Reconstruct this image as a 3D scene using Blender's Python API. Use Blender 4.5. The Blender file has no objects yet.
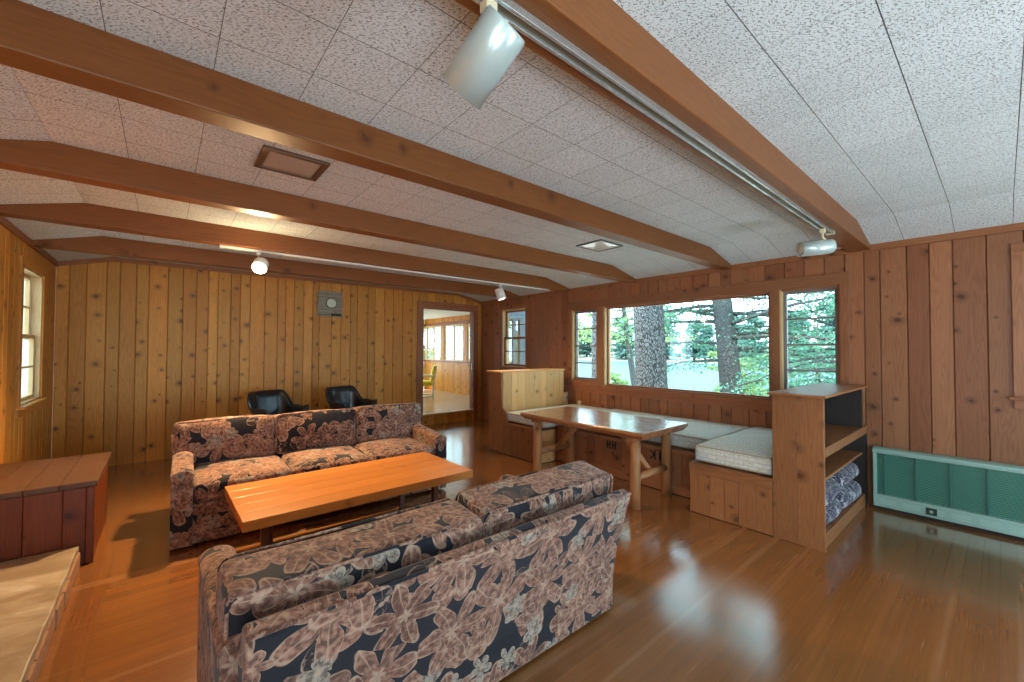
import bpy, math, random
from mathutils import Vector, Matrix, Euler

random.seed(11)
scene = bpy.context.scene
COL = scene.collection

# ------------------------------------------------------------------ camera, world, sun, exposure
cam_data = bpy.data.cameras.new('camera')
cam = bpy.data.objects.new('camera', cam_data)
COL.objects.link(cam)
cam_data.sensor_width = 36.0
cam_data.lens = 36.0 * 413.42 / 1024.0
cam_data.clip_start = 0.05
cam_data.clip_end = 600
_yaw, _pitch, _roll = map(math.radians, (40.1186, 1.1805, 0.205))
_f = Vector((math.sin(_yaw) * math.cos(_pitch), math.cos(_yaw) * math.cos(_pitch), math.sin(_pitch)))
_r = Vector((math.cos(_yaw), -math.sin(_yaw), 0))
_u = _r.cross(_f)
_r2 = _r * math.cos(_roll) + _u * math.sin(_roll)
_u2 = _u * math.cos(_roll) - _r * math.sin(_roll)
_m = Matrix((_r2, _u2, -_f)).transposed().to_4x4()
_m.translation = Vector((0, 0, 1.41))
cam.matrix_world = _m
scene.camera = cam

world = bpy.data.worlds.new('sky_fill')
scene.world = world
world.use_nodes = True
_wn = world.node_tree.nodes
_bg = _wn['Background']
_bg.inputs['Color'].default_value = (0.58, 0.83, 1.0, 1)
_bg.inputs['Strength'].default_value = 8.5

_sd = bpy.data.lights.new('sun', 'SUN')
_sd.energy = 11.0
_sd.color = (1.0, 0.97, 0.92)
_sd.angle = math.radians(3)
_sun = bpy.data.objects.new('sun', _sd)
COL.objects.link(_sun)
_sun.rotation_euler = Vector((0.22, -0.26, -0.94)).to_track_quat('-Z', 'Y').to_euler()

def portal(name, loc, direction, sx, sy):
    d = bpy.data.lights.new(name, 'AREA')
    d.shape = 'RECTANGLE'
    d.size, d.size_y = sx, sy
    d.cycles.is_portal = True
    o = bpy.data.objects.new(name, d)
    COL.objects.link(o)
    o.location = loc
    o.rotation_euler = Vector(direction).to_track_quat('-Z', 'Z').to_euler()
    return o
portal('daylight_portal', (5.25, 2.70, 1.46), (-1, 0, 0), 4.0, 1.5)
portal('daylight_portal', (5.25, -1.0, 1.62), (-1, 0, 0), 2.2, 1.4)
portal('daylight_portal', (-1.3, 5.83, 1.5), (1, 0, 0), 1.0, 1.4)
portal('daylight_portal', (6.6, 9.4, 1.6), (-1, 0, 0), 4.6, 1.3)
def sky_fill(name, loc, direction, sx, sy, watts, col=(.74, .88, 1.0)):
    d = bpy.data.lights.new(name, 'AREA')
    d.shape = 'RECTANGLE'
    d.size, d.size_y = sx, sy
    d.energy = watts
    d.color = col
    o = bpy.data.objects.new(name, d)
    COL.objects.link(o)
    o.location = loc
    o.rotation_euler = Vector(direction).to_track_quat('-Z', 'Z').to_euler()
    return o
# unseen area lamps added behind the camera to lift ceiling and walls
sky_fill('added_rear_fill', (2.2, -5.35, 1.0), (0, 1, .50), 5.2, 1.9, 55)
sky_fill('added_side_fill', (-1.3, -1.2, 1.35), (1, .25, .45), 2.0, 1.3, 40)
# two unseen spots added behind the camera to brighten the ceiling
def add_uplight(loc, aim, watts):
    d = bpy.data.lights.new('added_uplight', 'SPOT')
    d.energy = watts; d.color = (.74, .89, 1.0); d.spot_size = math.radians(165); d.spot_blend = .9; d.shadow_soft_size = .6
    o = bpy.data.objects.new('added_uplight', d)
    COL.objects.link(o)
    o.location = loc
    o.rotation_euler = Vector(aim).to_track_quat('-Z', 'Y').to_euler()
add_uplight((2.6, -2.3, .30), (.0, .60, .8), 290)
add_uplight((-.3, -1.5, .30), (.10, .55, .85), 200)

vs = scene.view_settings
scene.display_settings.display_device = 'sRGB'
vs.view_transform = 'Standard'
vs.look = 'None'
vs.exposure = 0.15
vs.gamma = 1.0
vs.use_curve_mapping = False
scene.cycles.use_denoising = True
scene.cycles.max_bounces = 12
scene.cycles.diffuse_bounces = 6
scene.cycles.sample_clamp_indirect = 6.0
scene.cycles.caustics_reflective = False
scene.cycles.caustics_refractive = False

# ------------------------------------------------------------------ node helper
class NT:
    def __init__(s, name):
        s.mat = bpy.data.materials.new(name)
        s.mat.use_nodes = True
        s.t = s.mat.node_tree
        s.t.nodes.clear()
        s.out = s.t.nodes.new('ShaderNodeOutputMaterial')
    def put(s, sock, v):
        if isinstance(v, bpy.types.NodeSocket):
            s.t.links.new(v, sock)
        elif v is not None:
            if sock.type == 'RGBA' and len(v) == 3:
                v = (*v, 1)
            sock.default_value = v
    def n(s, typ, ins=None, **kw):
        nd = s.t.nodes.new('ShaderNode' + typ)
        for k, v in kw.items():
            setattr(nd, k, v)
        for k, v in (ins or {}).items():
            s.put(nd.inputs[k], v)
        return nd
    def m(s, op, a, b=None, c=None, clamp=False):
        nd = s.t.nodes.new('ShaderNodeMath')
        nd.operation = op
        nd.use_clamp = clamp
        s.put(nd.inputs[0], a)
        if b is not None: s.put(nd.inputs[1], b)
        if c is not None: s.put(nd.inputs[2], c)
        return nd.outputs[0]
    def vm(s, op, a, b=None):
        nd = s.t.nodes.new('ShaderNodeVectorMath')
        nd.operation = op
        s.put(nd.inputs[0], a)
        if b is not None: s.put(nd.inputs[1], b)
        return nd.outputs[0]
    def mix(s, f, a, b, blend='MIX'):
        nd = s.t.nodes.new('ShaderNodeMix')
        nd.data_type = 'RGBA'
        nd.blend_type = blend
        s.put(nd.inputs[0], f)
        s.put(nd.inputs[6], a)
        s.put(nd.inputs[7], b)
        return nd.outputs[2]
    def step(s, x, lo, hi):
        nd = s.t.nodes.new('ShaderNodeMapRange')
        nd.interpolation_type = 'SMOOTHSTEP'
        s.put(nd.inputs['Value'], x)
        nd.inputs['From Min'].default_value = lo
        nd.inputs['From Max'].default_value = hi
        return nd.outputs[0]
    def uv(s, name='UVMap'):
        return s.n('UVMap', uv_map=name).outputs[0]
    def rnd(s):
        return s.n('SeparateXYZ', {0: s.uv('rnd')}).outputs
    def noise(s, vec, scale, detail=2, rough=.5, dim='3D', dist=0):
        return s.n('TexNoise', {'Vector': vec, 'Scale': scale, 'Detail': detail, 'Roughness': rough, 'Distortion': dist},
                   noise_dimensions=dim).outputs[0]
    def scl(s, vec, x, y, z=1):
        return s.vm('MULTIPLY', vec, (x, y, z))
    def bump(s, h, strength=.3, dist=.01):
        return s.n('Bump', {'Height': h, 'Strength': strength, 'Distance': dist}).outputs[0]
    def bsdf(s, color, rough=.5, normal=None, metal=0.0, spec=.5, coat=0.0, coat_rough=.1, sheen=0.0, sss=None):
        b = s.n('BsdfPrincipled', {'Base Color': color, 'Roughness': rough, 'Metallic': metal,
                                   'Specular IOR Level': spec, 'Coat Weight': coat, 'Coat Roughness': coat_rough,
                                   'Sheen Weight': sheen})
        if normal is not None: s.put(b.inputs['Normal'], normal)
        s.put(s.out.inputs[0], b.outputs[0])
        return s.mat

def plain(name, col, rough=.5, metal=0.0, spec=.5, bump=0.0, bscale=200, var=0.0):
    g = NT(name)
    tc = g.n('TexCoord').outputs['Object']
    c = col
    if var:
        nz = g.noise(tc, bscale * .15 + 3, 3)
        c = g.mix(nz, tuple(x * (1 - var) for x in col), tuple(min(1, x * (1 + var)) for x in col))
    nrm = g.bump(g.noise(tc, bscale, 3), bump, .003) if bump else None
    return g.bsdf(c, rough, nrm, metal, spec)

def pine(name, light, dark, knot, knots=1.0, rough=.42, spec=.28, var=.35, kscale=5.0, grain=1.0, hue=None, coat=0.0):
    """knotty boards: UV is (across, along) in metres, second UV layer holds two random numbers per board"""
    g = NT(name)
    uv = g.uv()
    r1, r2, _ = g.rnd()
    off = g.n('CombineXYZ', {0: g.m('MULTIPLY', r1, 37.0), 1: g.m('MULTIPLY', r2, 53.0), 2: 0.0}).outputs[0]
    p = g.vm('ADD', uv, off)
    # knots: sparse cells, a little wider than tall
    kp = g.scl(p, kscale * .9, kscale, 1)
    wob = g.noise(g.scl(p, 34, 34), 1.0, 3)
    vor = g.n('TexVoronoi', {'Vector': kp, 'Scale': 1.0, 'Randomness': 1.0}, voronoi_dimensions='2D')
    d = g.m('ADD', vor.outputs['Distance'], g.m('MULTIPLY_ADD', wob, .13, -.065))
    cr = g.n('SeparateColor', {0: vor.outputs['Color']}).outputs
    keep = g.step(cr[0], .52 - .1 * knots, .56 - .1 * knots)
    size = g.m('MULTIPLY_ADD', g.m('POWER', cr[1], 1.7), .075, .028)
    q = g.m('DIVIDE', d, size)
    core = g.m('MULTIPLY', g.m('SUBTRACT', 1.0, g.step(q, .75, 1.1)), keep)
    halo = g.m('MULTIPLY', g.m('SUBTRACT', 1.0, g.step(q, .8, 3.6)), keep)
    # grain bends round the knots
    bend = g.m('MULTIPLY', halo, .05)
    sep = g.n('SeparateXYZ', {0: p}).outputs
    gx = g.m('ADD', sep[0], g.m('MULTIPLY', bend, 1.0))
    gp = g.n('CombineXYZ', {0: gx, 1: sep[1], 2: 0.0}).outputs[0]
    cath = g.noise(g.scl(gp, 13, .75), 1.0, 2, .45, dist=.6)
    rings = g.m('ABSOLUTE', g.m('SINE', g.m('MULTIPLY', cath, 46.0)))
    fine = g.noise(g.scl(gp, 260, 5), 1.0, 2)
    blot = g.noise(g.scl(p, 2.6, 1.3), 1.0, 3)
    t = g.m('ADD', g.m('MULTIPLY', rings, .42 * grain), g.m('ADD', g.m('MULTIPLY', fine, .40 * grain), g.m('MULTIPLY', blot, .55)))
    t = g.m('SUBTRACT', t, .20)
    base = g.mix(t, dark, light)
    base = g.mix(g.m('MULTIPLY', halo, .55), base, tuple(x * .50 for x in dark))
    base = g.mix(g.m('MULTIPLY', core, .85), base, knot)
    bright = g.m('MULTIPLY_ADD', r1, var, 1.0 - var * .5)
    base = g.vm('MULTIPLY', base, g.n('CombineXYZ', {0: bright, 1: bright, 2: bright}).outputs[0])
    if hue:
        base = g.mix(g.m('MULTIPLY', g.step(r2, .35, 1.0), .8), base, g.mix(1.0, base, hue, 'MULTIPLY'))
    nrm = g.bump(g.m('ADD', fine, g.m('MULTIPLY', core, 1.5)), .12, .002)
    return g.bsdf(base, g.m('MULTIPLY_ADD', fine, .15, rough - .05), nrm, 0, spec, coat=coat, coat_rough=.16)

# ------------------------------------------------------------------ mesh builder
UNIT = Matrix.Identity(4)
class MB:
    def __init__(s, T=None):
        s.v, s.f, s.uv, s.rn, s.sm = [], [], [], [], []
        s.T = T or UNIT
    def vert(s, p):
        s.v.append(s.T @ Vector(p))
        return len(s.v) - 1
    def face(s, idx, uvs, rnd=(.5, .5), smooth=False):
        s.f.append(tuple(idx)); s.uv.append(list(uvs)); s.rn.append(rnd); s.sm.append(smooth)
    def poly(s, pts, uvs=None, rnd=(.5, .5), smooth=False):
        idx = [s.vert(p) for p in pts]
        if uvs is None: uvs = s.auto(pts)
        s.face(idx, uvs, rnd, smooth)
    @staticmethod
    def auto(pts, grain=None):
        n = Vector((0, 0, 0))
        for i in range(len(pts)):
            a, b = Vector(pts[i]), Vector(pts[(i + 1) % len(pts)])
            n += a.cross(b)
        ax = max(range(3), key=lambda k: abs(n[k]))
        o = [k for k in range(3) if k != ax]
        if grain is not None and grain in o:
            o = [k for k in o if k != grain] + [grain]
        return [(p[o[0]], p[o[1]]) for p in pts]
    def box(s, x0, x1, y0, y1, z0, z1, grain='z', rnd=None):
        if rnd is None: rnd = (random.random(), random.random())
        g = 'xyz'.index(grain)
        P = [(x0, y0, z0), (x1, y0, z0), (x1, y1, z0), (x0, y1, z0), (x0, y0, z1), (x1, y0, z1), (x1, y1, z1), (x0, y1, z1)]
        b = len(s.v)
        for p in P: s.vert(p)
        for q in ((0, 3, 2, 1), (4, 5, 6, 7), (0, 1, 5, 4), (1, 2, 6, 5), (2, 3, 7, 6), (3, 0, 4, 7)):
            s.face([b + k for k in q], s.auto([P[k] for k in q], g), rnd)
        return s
    def prism(s, prof, axis, a0, a1, grain=None, rnd=None, smooth=False):
        """prof: 2-D points in the two other axes (cyclic order y,z / x,z / x,y), counter-clockwise"""
        if rnd is None: rnd = (random.random(), random.random())
        def P(u, w, a):
            return {'x': (a, u, w), 'y': (u, a, w), 'z': (u, w, a)}[axis]
        gi = 'xyz'.index(grain or axis)
        n = len(prof)
        lo = [P(u, w, a0) for u, w in prof]; hi = [P(u, w, a1) for u, w in prof]
        b = len(s.v)
        for p in lo + hi: s.vert(p)
        per = 0
        for i in range(n):
            j = (i + 1) % n
            L = math.hypot(prof[j][0] - prof[i][0], prof[j][1] - prof[i][1])
            if gi == 'xyz'.index(axis):
                uvs = [(per, a0), (per + L, a0), (per + L, a1), (per, a1)]
            else:
                uvs = s.auto([lo[i], lo[j], hi[j], hi[i]], gi)
            s.face([b + i, b + j, b + n + j, b + n + i], uvs, rnd, smooth)
            per += L
        s.face([b + k for k in reversed(range(n))], s.auto([lo[k] for k in reversed(range(n))], gi), rnd)
        s.face([b + n + k for k in range(n)], s.auto(hi, gi), rnd)
        return s
    def tube(s, pts, rad, n=12, caps=True, rnd=None, smooth=True, wob=0.0, uscale=1.0):
        if rnd is None: rnd = (random.random(), random.random())
        pts = [Vector(p) for p in pts]
        if not isinstance(rad, (list, tuple)): rad = [rad] * len(pts)
        b = len(s.v)
        ref = None; L = 0; Ls = []
        for i, p in enumerate(pts):
            t = (pts[min(i + 1, len(pts) - 1)] - pts[max(i - 1, 0)]).normalized()
            if ref is None:
                ref = t.orthogonal().normalized()
            ref = (ref - t * ref.dot(t)).normalized()
            bi = t.cross(ref)
            if i: L += (p - pts[i - 1]).length
            Ls.append(L)
            for k in range(n):
                a = 2 * math.pi * k / n
                r = rad[i] * (1 + (random.uniform(-wob, wob) if wob else 0))
                s.vert(p + ref * (r * math.cos(a)) + bi * (r * math.sin(a)))
        for i in range(len(pts) - 1):
            for k in range(n):
                k2 = (k + 1) % n
                u0 = 2 * math.pi * rad[0] * k / n * uscale; u1 = 2 * math.pi * rad[0] * (k + 1) / n * uscale
                s.face([b + i * n + k, b + i * n + k2, b + (i + 1) * n + k2, b + (i + 1) * n + k],
                       [(u0, Ls[i]), (u1, Ls[i]), (u1, Ls[i + 1]), (u0, Ls[i + 1])], rnd, smooth)
        if caps:
            for base, rev in ((0, True), (len(pts) - 1, False)):
                ids = [b + base * n + k for k in range(n)]
                if rev: ids = ids[::-1]
                s.face(ids, [(rad[base] * math.cos(2 * math.pi * k / n), rad[base] * math.sin(2 * math.pi * k / n)) for k in range(n)], rnd)
        return s
    def lathe(s, prof, center=(0, 0, 0), n=24, axis='z', rnd=(.5, .5), smooth=True):
        """prof: (radius, height) from bottom to top"""
        b = len(s.v); c = Vector(center)
        for r, h in prof:
            for k in range(n):
                a = 2 * math.pi * k / n
                q = {'z': (r * math.cos(a), r * math.sin(a), h), 'x': (h, r * math.cos(a), r * math.sin(a)), 'y': (r * math.sin(a), h, r * math.cos(a))}[axis]
                s.vert(c + Vector(q))
        for i in range(len(prof) - 1):
            for k in range(n):
                k2 = (k + 1) % n
                s.face([b + i * n + k, b + i * n + k2, b + (i + 1) * n + k2, b + (i + 1) * n + k],
                       [(k / n, prof[i][1]), ((k + 1) / n, prof[i][1]), ((k + 1) / n, prof[i + 1][1]), (k / n, prof[i + 1][1])], rnd, smooth)
        s.face([b + k for k in reversed(range(n))], [(0, 0)] * n, rnd)
        s.face([b + (len(prof) - 1) * n + k for k in range(n)], [(0, 0)] * n, rnd)
        return s
    def cushion(s, c, size, r=.05, puff=(0, 0, .02), n=10, uvoff=None, lump=0.0, seed=0, sag=0.0):
        """soft box: centre c, full size, edge radius r, extra swelling per axis at the middle of each face"""
        rs = random.Random(seed)
        c = Vector(c); h = [q / 2 for q in size]
        if uvoff is None: uvoff = (rs.uniform(0, 9), rs.uniform(0, 9))
        ph = [rs.uniform(0, 6.28) for _ in range(6)]
        cache = {}
        b0 = s
        def shape(u):  # u in [-1,1]^3 on the cube surface
            p = [u[k] * h[k] for k in range(3)]
            core = [max(-(h[k] - r), min(h[k] - r, p[k])) for k in range(3)]
            dv = Vector([p[k] - core[k] for k in range(3)])
            L = dv.length
            if L > 1e-9:
                dv = dv / L * r
            q = [core[k] + dv[k] for k in range(3)]
            for k in range(3):
                o = [j for j in range(3) if j != k]
                w = (1 - u[o[0]] ** 2) * (1 - u[o[1]] ** 2)
                q[k] += puff[k] * w * u[k] ** 3
            if lump:
                q[1] += lump * (math.sin(q[0] * 9 + ph[0]) + math.sin(q[2] * 13 + ph[1])) * .5
                q[2] += lump * (math.sin(q[0] * 8 + ph[2]) + math.sin(q[1] * 11 + ph[3])) * .5
            if sag:
                q[2] -= sag * (1 - u[0] ** 2) * (u[2] > 0) * u[2]
            return Vector(q)
        def vid(u):
            key = tuple(round(x, 5) for x in u)
            if key not in cache:
                cache[key] = s.vert(c + shape(u))
            return cache[key]
        for ax in range(3):
            o = [k for k in range(3) if k != ax]
            for sg in (-1, 1):
                for i in range(n):
                    for j in range(n):
                        q = []
                        uv = []
                        for di, dj in ((0, 0), (1, 0), (1, 1), (0, 1)):
                            u = [0, 0, 0]
                            e = lambda t: math.sin((t / n * 2 - 1) * math.pi / 2 * .97) / math.sin(math.pi / 2 * .97)
                            u[ax] = sg; u[o[0]] = e(i + di); u[o[1]] = e(j + dj)
                            q.append(vid(u))
                            wp = [c[k] + u[k] * h[k] for k in range(3)]
                            uv.append((wp[o[0]] + uvoff[0] + ax * 1.7 + (wp[ax] if ax != 2 else 0) * 0, wp[o[1]] + uvoff[1] + sg * .6))
                        if (sg > 0) == (ax != 1):
                            pass
                        else:
                            q.reverse(); uv.reverse()
                        s.face(q, uv, (.5, .5), True)
        return s
    def build(s, name, mat, parent=None, bevel=0.0, seg=2, angle=40, subdiv=0):
        me = bpy.data.meshes.new(name)
        me.from_pydata([tuple(v) for v in s.v], [], s.f)
        u = me.uv_layers.new(name='UVMap'); r = me.uv_layers.new(name='rnd')
        k = 0
        uu = []; rr = []
        for fi in range(len(s.f)):
            for q in s.uv[fi]:
                uu += [q[0], q[1]]; rr += [s.rn[fi][0], s.rn[fi][1]]
        u.data.foreach_set('uv', uu); r.data.foreach_set('uv', rr)
        me.polygons.foreach_set('use_smooth', s.sm)
        me.materials.append(mat)
        me.update()
        o = bpy.data.objects.new(name, me)
        COL.objects.link(o)
        if parent is not None: o.parent = parent
        if bevel:
            md = o.modifiers.new('bevel', 'BEVEL')
            md.width = bevel; md.segments = seg; md.limit_method = 'ANGLE'; md.angle_limit = math.radians(angle)
            md.harden_normals = False
        return o

def tag(o, label=None, cat=None, group=None, kind=None):
    if label: o['label'] = label
    if cat: o['category'] = cat
    if group: o['group'] = group
    if kind: o['kind'] = kind
    return o
def thing(name, label, cat, loc=(0, 0, 0), rz=0.0, group=None, kind=None):
    o = bpy.data.objects.new(name, None)
    COL.objects.link(o)
    o.empty_display_size = .1
    o.location = loc; o.rotation_euler = (0, 0, rz)
    return tag(o, label, cat, group, kind)
def copy_thing(root, loc=None, rz=None, label=None, group=None):
    def dup(o, parent):
        c = o.copy(); COL.objects.link(c)
        if parent is not None: c.parent = parent
        for ch in list(o.children): dup(ch, c)
        return c
    r = dup(root, None)
    if loc is not None: r.location = loc
    if rz is not None: r.rotation_euler = (0, 0, rz)
    if label: r['label'] = label
    if group: r['group'] = group
    return r
def struct(o, label=None):
    o['kind'] = 'structure'
    if label: o['label'] = label
    return o
# ------------------------------------------------------------------ materials
M_GOLD = pine('golden_knotty_pine', (.66, .31, .060), (.40, .155, .024), (.12, .042, .012), 1.5, hue=(1.0, .88, .80))
M_RED = pine('red_stained_pine', (.355, .148, .070), (.21, .079, .035), (.085, .026, .011), .9, rough=.38, hue=(.95, .82, .80))
M_BEAM = pine('beam_fir', (.28, .102, .030), (.165, .052, .0135), (.10, .03, .011), -2.8, rough=.4, var=.25, kscale=4.0, grain=.7)
M_BENCH = pine('bench_pine', (.335, .143, .058), (.20, .077, .029), (.10, .034, .012), .9, rough=.4, var=.25)
M_PALELIT = pine('pale_lit_pine', (.82, .50, .21), (.64, .34, .12), (.13, .045, .018), .9, rough=.4, var=.25)  # light on the far bench boards put into the colour; filler board is pale
M_TABLE = pine('table_pine', (.34, .145, .060), (.20, .075, .030), (.08, .025, .01), .3, rough=.24, var=.25, spec=.9, coat=.8)
M_COFFEE = pine('coffee_maple', (.62, .245, .052), (.44, .150, .026), (.30, .09, .02), -4, rough=.30, var=.22, spec=.5, grain=.7)
M_CHEST = pine('chest_boards', (.185, .042, .012), (.095, .019, .006), (.03, .008, .004), .2, rough=.36, var=.3)
M_LID = pine('chest_lid', (.125, .060, .032), (.080, .036, .019), (.05, .018, .01), -1, rough=.45, var=.12)
M_LOG = pine('peeled_log', (.42, .19, .075), (.24, .095, .036), (.08, .025, .01), .8, rough=.35, var=.2)
M_TRIM = pine('trim_wood', (.34, .135, .055), (.21, .075, .030), (.06, .02, .01), .1, var=.2)
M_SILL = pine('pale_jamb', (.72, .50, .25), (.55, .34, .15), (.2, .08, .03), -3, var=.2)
M_SHADOWWOOD = pine('boards_in_painted_shade', (.050, .034, .028), (.028, .020, .018), (.02, .01, .01), -3, rough=.5)  # shade inside the bookcase put into the wood colour
M_DARK = plain('dark_gap', (.020, .010, .006), .9)

def floor_material():
    g = NT('oak_strip_floor')
    uv = g.uv(); r1, r2, _ = g.rnd()
    off = g.n('CombineXYZ', {0: g.m('MULTIPLY', r1, 31.0), 1: g.m('MULTIPLY', r2, 47.0), 2: 0.0}).outputs[0]
    p = g.vm('ADD', uv, off)
    grain = g.noise(g.scl(p, 60, 1.6), 1.0, 3, .55, dist=.4)
    fine = g.noise(g.scl(p, 420, 9), 1.0, 2)
    t = g.m('ADD', g.m('MULTIPLY', grain, .7), g.m('MULTIPLY', fine, .3))
    col = g.mix(t, (.165, .059, .015), (.325, .126, .035))
    br = g.m('MULTIPLY_ADD', r1, .20, .90)
    col = g.vm('MULTIPLY', col, g.n('CombineXYZ', {0: br, 1: br, 2: br}).outputs[0])
    # worn pale boards, grey scuffs
    ob = g.n('TexCoord').outputs['Object']
    lane = g.step(g.noise(g.scl(ob, .05, 7.0), 1.0, 2), .58, .66)
    worn = g.m('MULTIPLY', g.m('MULTIPLY', lane, g.noise(g.scl(ob, 2.0, 25.0), 1.0, 3)), .55)
    scuff = g.step(g.noise(g.scl(ob, .6, 3.0), 1.4, 4, .6), .56, .74)
    col = g.mix(worn, col, (.46, .26, .13))
    col = g.mix(g.m('MULTIPLY', scuff, .25), col, (.24, .13, .07))
    scr = g.step(g.noise(g.scl(ob, 2.0, 70.0), 1.0, 3), .66, .72)
    col = g.mix(g.m('MULTIPLY', scr, .22), col, (.55, .36, .22))
    rough = g.m('ADD', g.m('MULTIPLY_ADD', g.noise(ob, 2.2, 4), .12, .07), g.m('MULTIPLY', g.noise(g.scl(ob, 30, 140), 1.0, 2), .07))
    wav = g.noise(g.scl(p, 14, 2.2), 1.0, 2)
    nrm = g.bump(g.m('ADD', g.m('MULTIPLY', r1, 1.0), g.m('ADD', g.m('MULTIPLY', wav, .30), g.m('MULTIPLY', fine, .03))), .08, .004)
    return g.bsdf(col, rough, nrm, 0, .6, coat=1.0, coat_rough=.17)
M_FLOOR = floor_material()

def tile_material():
    g = NT('fissured_ceiling_tile')
    uv = g.uv(); r1, r2, _ = g.rnd()
    off = g.n('CombineXYZ', {0: g.m('MULTIPLY', r1, 31.0), 1: g.m('MULTIPLY', r2, 47.0), 2: 0.0}).outputs[0]
    p = g.vm('ADD', uv, off)
    rot = g.n('VectorRotate', {'Vector': p, 'Axis': (0, 0, 1), 'Angle': .75}, rotation_type='AXIS_ANGLE').outputs[0]
    rot2 = g.n('VectorRotate', {'Vector': p, 'Axis': (0, 0, 1), 'Angle': -.15}, rotation_type='AXIS_ANGLE').outputs[0]
    a = g.step(g.noise(g.scl(rot, 70, 215), 1.0, 1), .60, .64)
    b = g.step(g.noise(g.scl(rot2, 75, 230), 1.0, 1), .615, .655)
    pin = g.step(g.noise(g.scl(p, 420, 420), 1.0, 0), .70, .74)
    mask = g.m('MAXIMUM', g.m('MAXIMUM', a, b), g.m('MULTIPLY', pin, .6))
    blot = g.noise(g.scl(p, 1.2, 1.2), 1.0, 2)
    base = g.mix(blot, (.70, .76, .79), (.78, .84, .87))
    br = g.m('MULTIPLY_ADD', r1, .06, .97)
    base = g.vm('MULTIPLY', base, g.n('CombineXYZ', {0: br, 1: br, 2: br}).outputs[0])
    col = g.mix(g.m('MULTIPLY', mask, .88), base, (.15, .16, .16))
    nrm = g.bump(g.m('SUBTRACT', 1.0, mask), .4, .003)
    return g.bsdf(col, .85, nrm, 0, .2)
M_TILE = tile_material()
M_SEAM = plain('tile_seam', (.10, .10, .10), .9)

def floral(name, base=(.010, .010, .015), p1=(.150, .064, .043), p2=(.285, .140, .095), pale=(.44, .30, .215), cool=(.27, .23, .185), k=1.0):
    g = NT(name)
    uv = g.uv()
    ob = uv
    wob = g.n('TexNoise', {'Vector': uv, 'Scale': 9.0 * k, 'Detail': 1.0}, noise_dimensions='2D').outputs['Color']
    uvw = g.vm('ADD', uv, g.vm('MULTIPLY', g.vm('SUBTRACT', wob, (.5, .5, .5)), (.035 / k, .035 / k, 0)))
    emb = g.noise(g.scl(uv, 420, 420), 1.0, 2, dim='2D')
    mott = g.noise(g.scl(uv, 45 * k, 45 * k), 1.0, 3, dim='2D')
    def layer(scale, petals, R, lo, off, power, keep):
        p = g.vm('ADD', g.scl(uvw, scale * k, scale * k), (off, off * 1.7, 0))
        v = g.n('TexVoronoi', {'Vector': p, 'Scale': 1.0, 'Randomness': .75}, voronoi_dimensions='2D')
        cr = g.n('SeparateColor', {0: v.outputs['Color']}).outputs
        loc = g.n('SeparateXYZ', {0: g.vm('SUBTRACT', p, v.outputs['Position'])}).outputs
        ang = g.m('ADD', g.m('ARCTAN2', loc[1], loc[0]), g.m('MULTIPLY', cr[0], 6.283))
        cs = g.m('ABSOLUTE', g.m('COSINE', g.m('MULTIPLY', ang, petals / 2)))
        pet = g.m('POWER', cs, power)
        rad = g.m('MULTIPLY', g.m('MULTIPLY_ADD', pet, 1 - lo, lo), g.m('MULTIPLY', g.m('MULTIPLY_ADD', cr[1], .35, .82), R))
        d = g.m('DIVIDE', v.outputs['Distance'], rad)
        kp = g.step(cr[2], keep - .01, keep + .01) if keep > 0 else 1.0
        ins = g.m('MULTIPLY', g.m('SUBTRACT', 1.0, g.step(d, .96, 1.02)), kp)
        edge = g.m('MULTIPLY', g.step(d, .885, .935), ins)
        inner = g.m('MULTIPLY', g.m('MULTIPLY', g.step(d, .50, .56), g.m('SUBTRACT', 1.0, g.step(d, .60, .66))), ins)
        vein = g.m('MULTIPLY', g.step(cs, .9945, .9985), ins)
        heart = g.m('MULTIPLY', g.m('SUBTRACT', 1.0, g.step(d, .16, .22)), kp)
        return ins, edge, inner, vein, heart, cr
    col = base
    sp = [(6.2, 2, .60, .10, 3.1, 1.1, .25), (3.9, 6, .62, .22, 7.7, .75, 0), (7.6, 5, .46, .28, 1.9, .7, .50), (3.7, 5, .52, .16, 12.4, .9, .50)]
    for i, a in enumerate(sp):
        ins, edge, inner, vein, heart, cr = layer(*a)
        c = g.mix(cr[1], p1, p2)
        if i == 2:
            c = g.mix(g.step(cr[0], .45, .55), c, cool)
        if i == 0:
            c = g.mix(g.step(cr[0], .70, .72), c, base)
        c = g.mix(g.m('MULTIPLY', g.step(mott, .54, .64), .30), c, pale)
        c = g.mix(g.m('MULTIPLY', g.step(g.m('SUBTRACT', 1.0, mott), .50, .62), .55), c, tuple(x * .30 for x in p1))
        col = g.mix(ins, col, c)
        col = g.mix(g.m('MULTIPLY', edge, .55), col, pale)
        col = g.mix(g.m('MULTIPLY', inner, .50), col, tuple(x * .35 for x in p1))
        col = g.mix(g.m('MULTIPLY', vein, .5), col, pale)
        col = g.mix(g.m('MULTIPLY', heart, .6), col, pale)
    fac = g.m('MULTIPLY_ADD', emb, .5, .75)
    col = g.vm('MULTIPLY', col, g.n('CombineXYZ', {0: fac, 1: fac, 2: fac}).outputs[0])
    nrm = g.bump(g.m('ADD', emb, mott), .25, .003)
    return g.bsdf(col, .85, nrm, 0, .25, sheen=.15)
M_FLORAL = floral('dark_floral_brocade')
M_NAVY = floral('navy_print_cotton', (.016, .016, .045), (.016, .016, .045), (.030, .028, .06), (.60, .58, .60), (.42, .40, .42), k=1.15)
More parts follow.
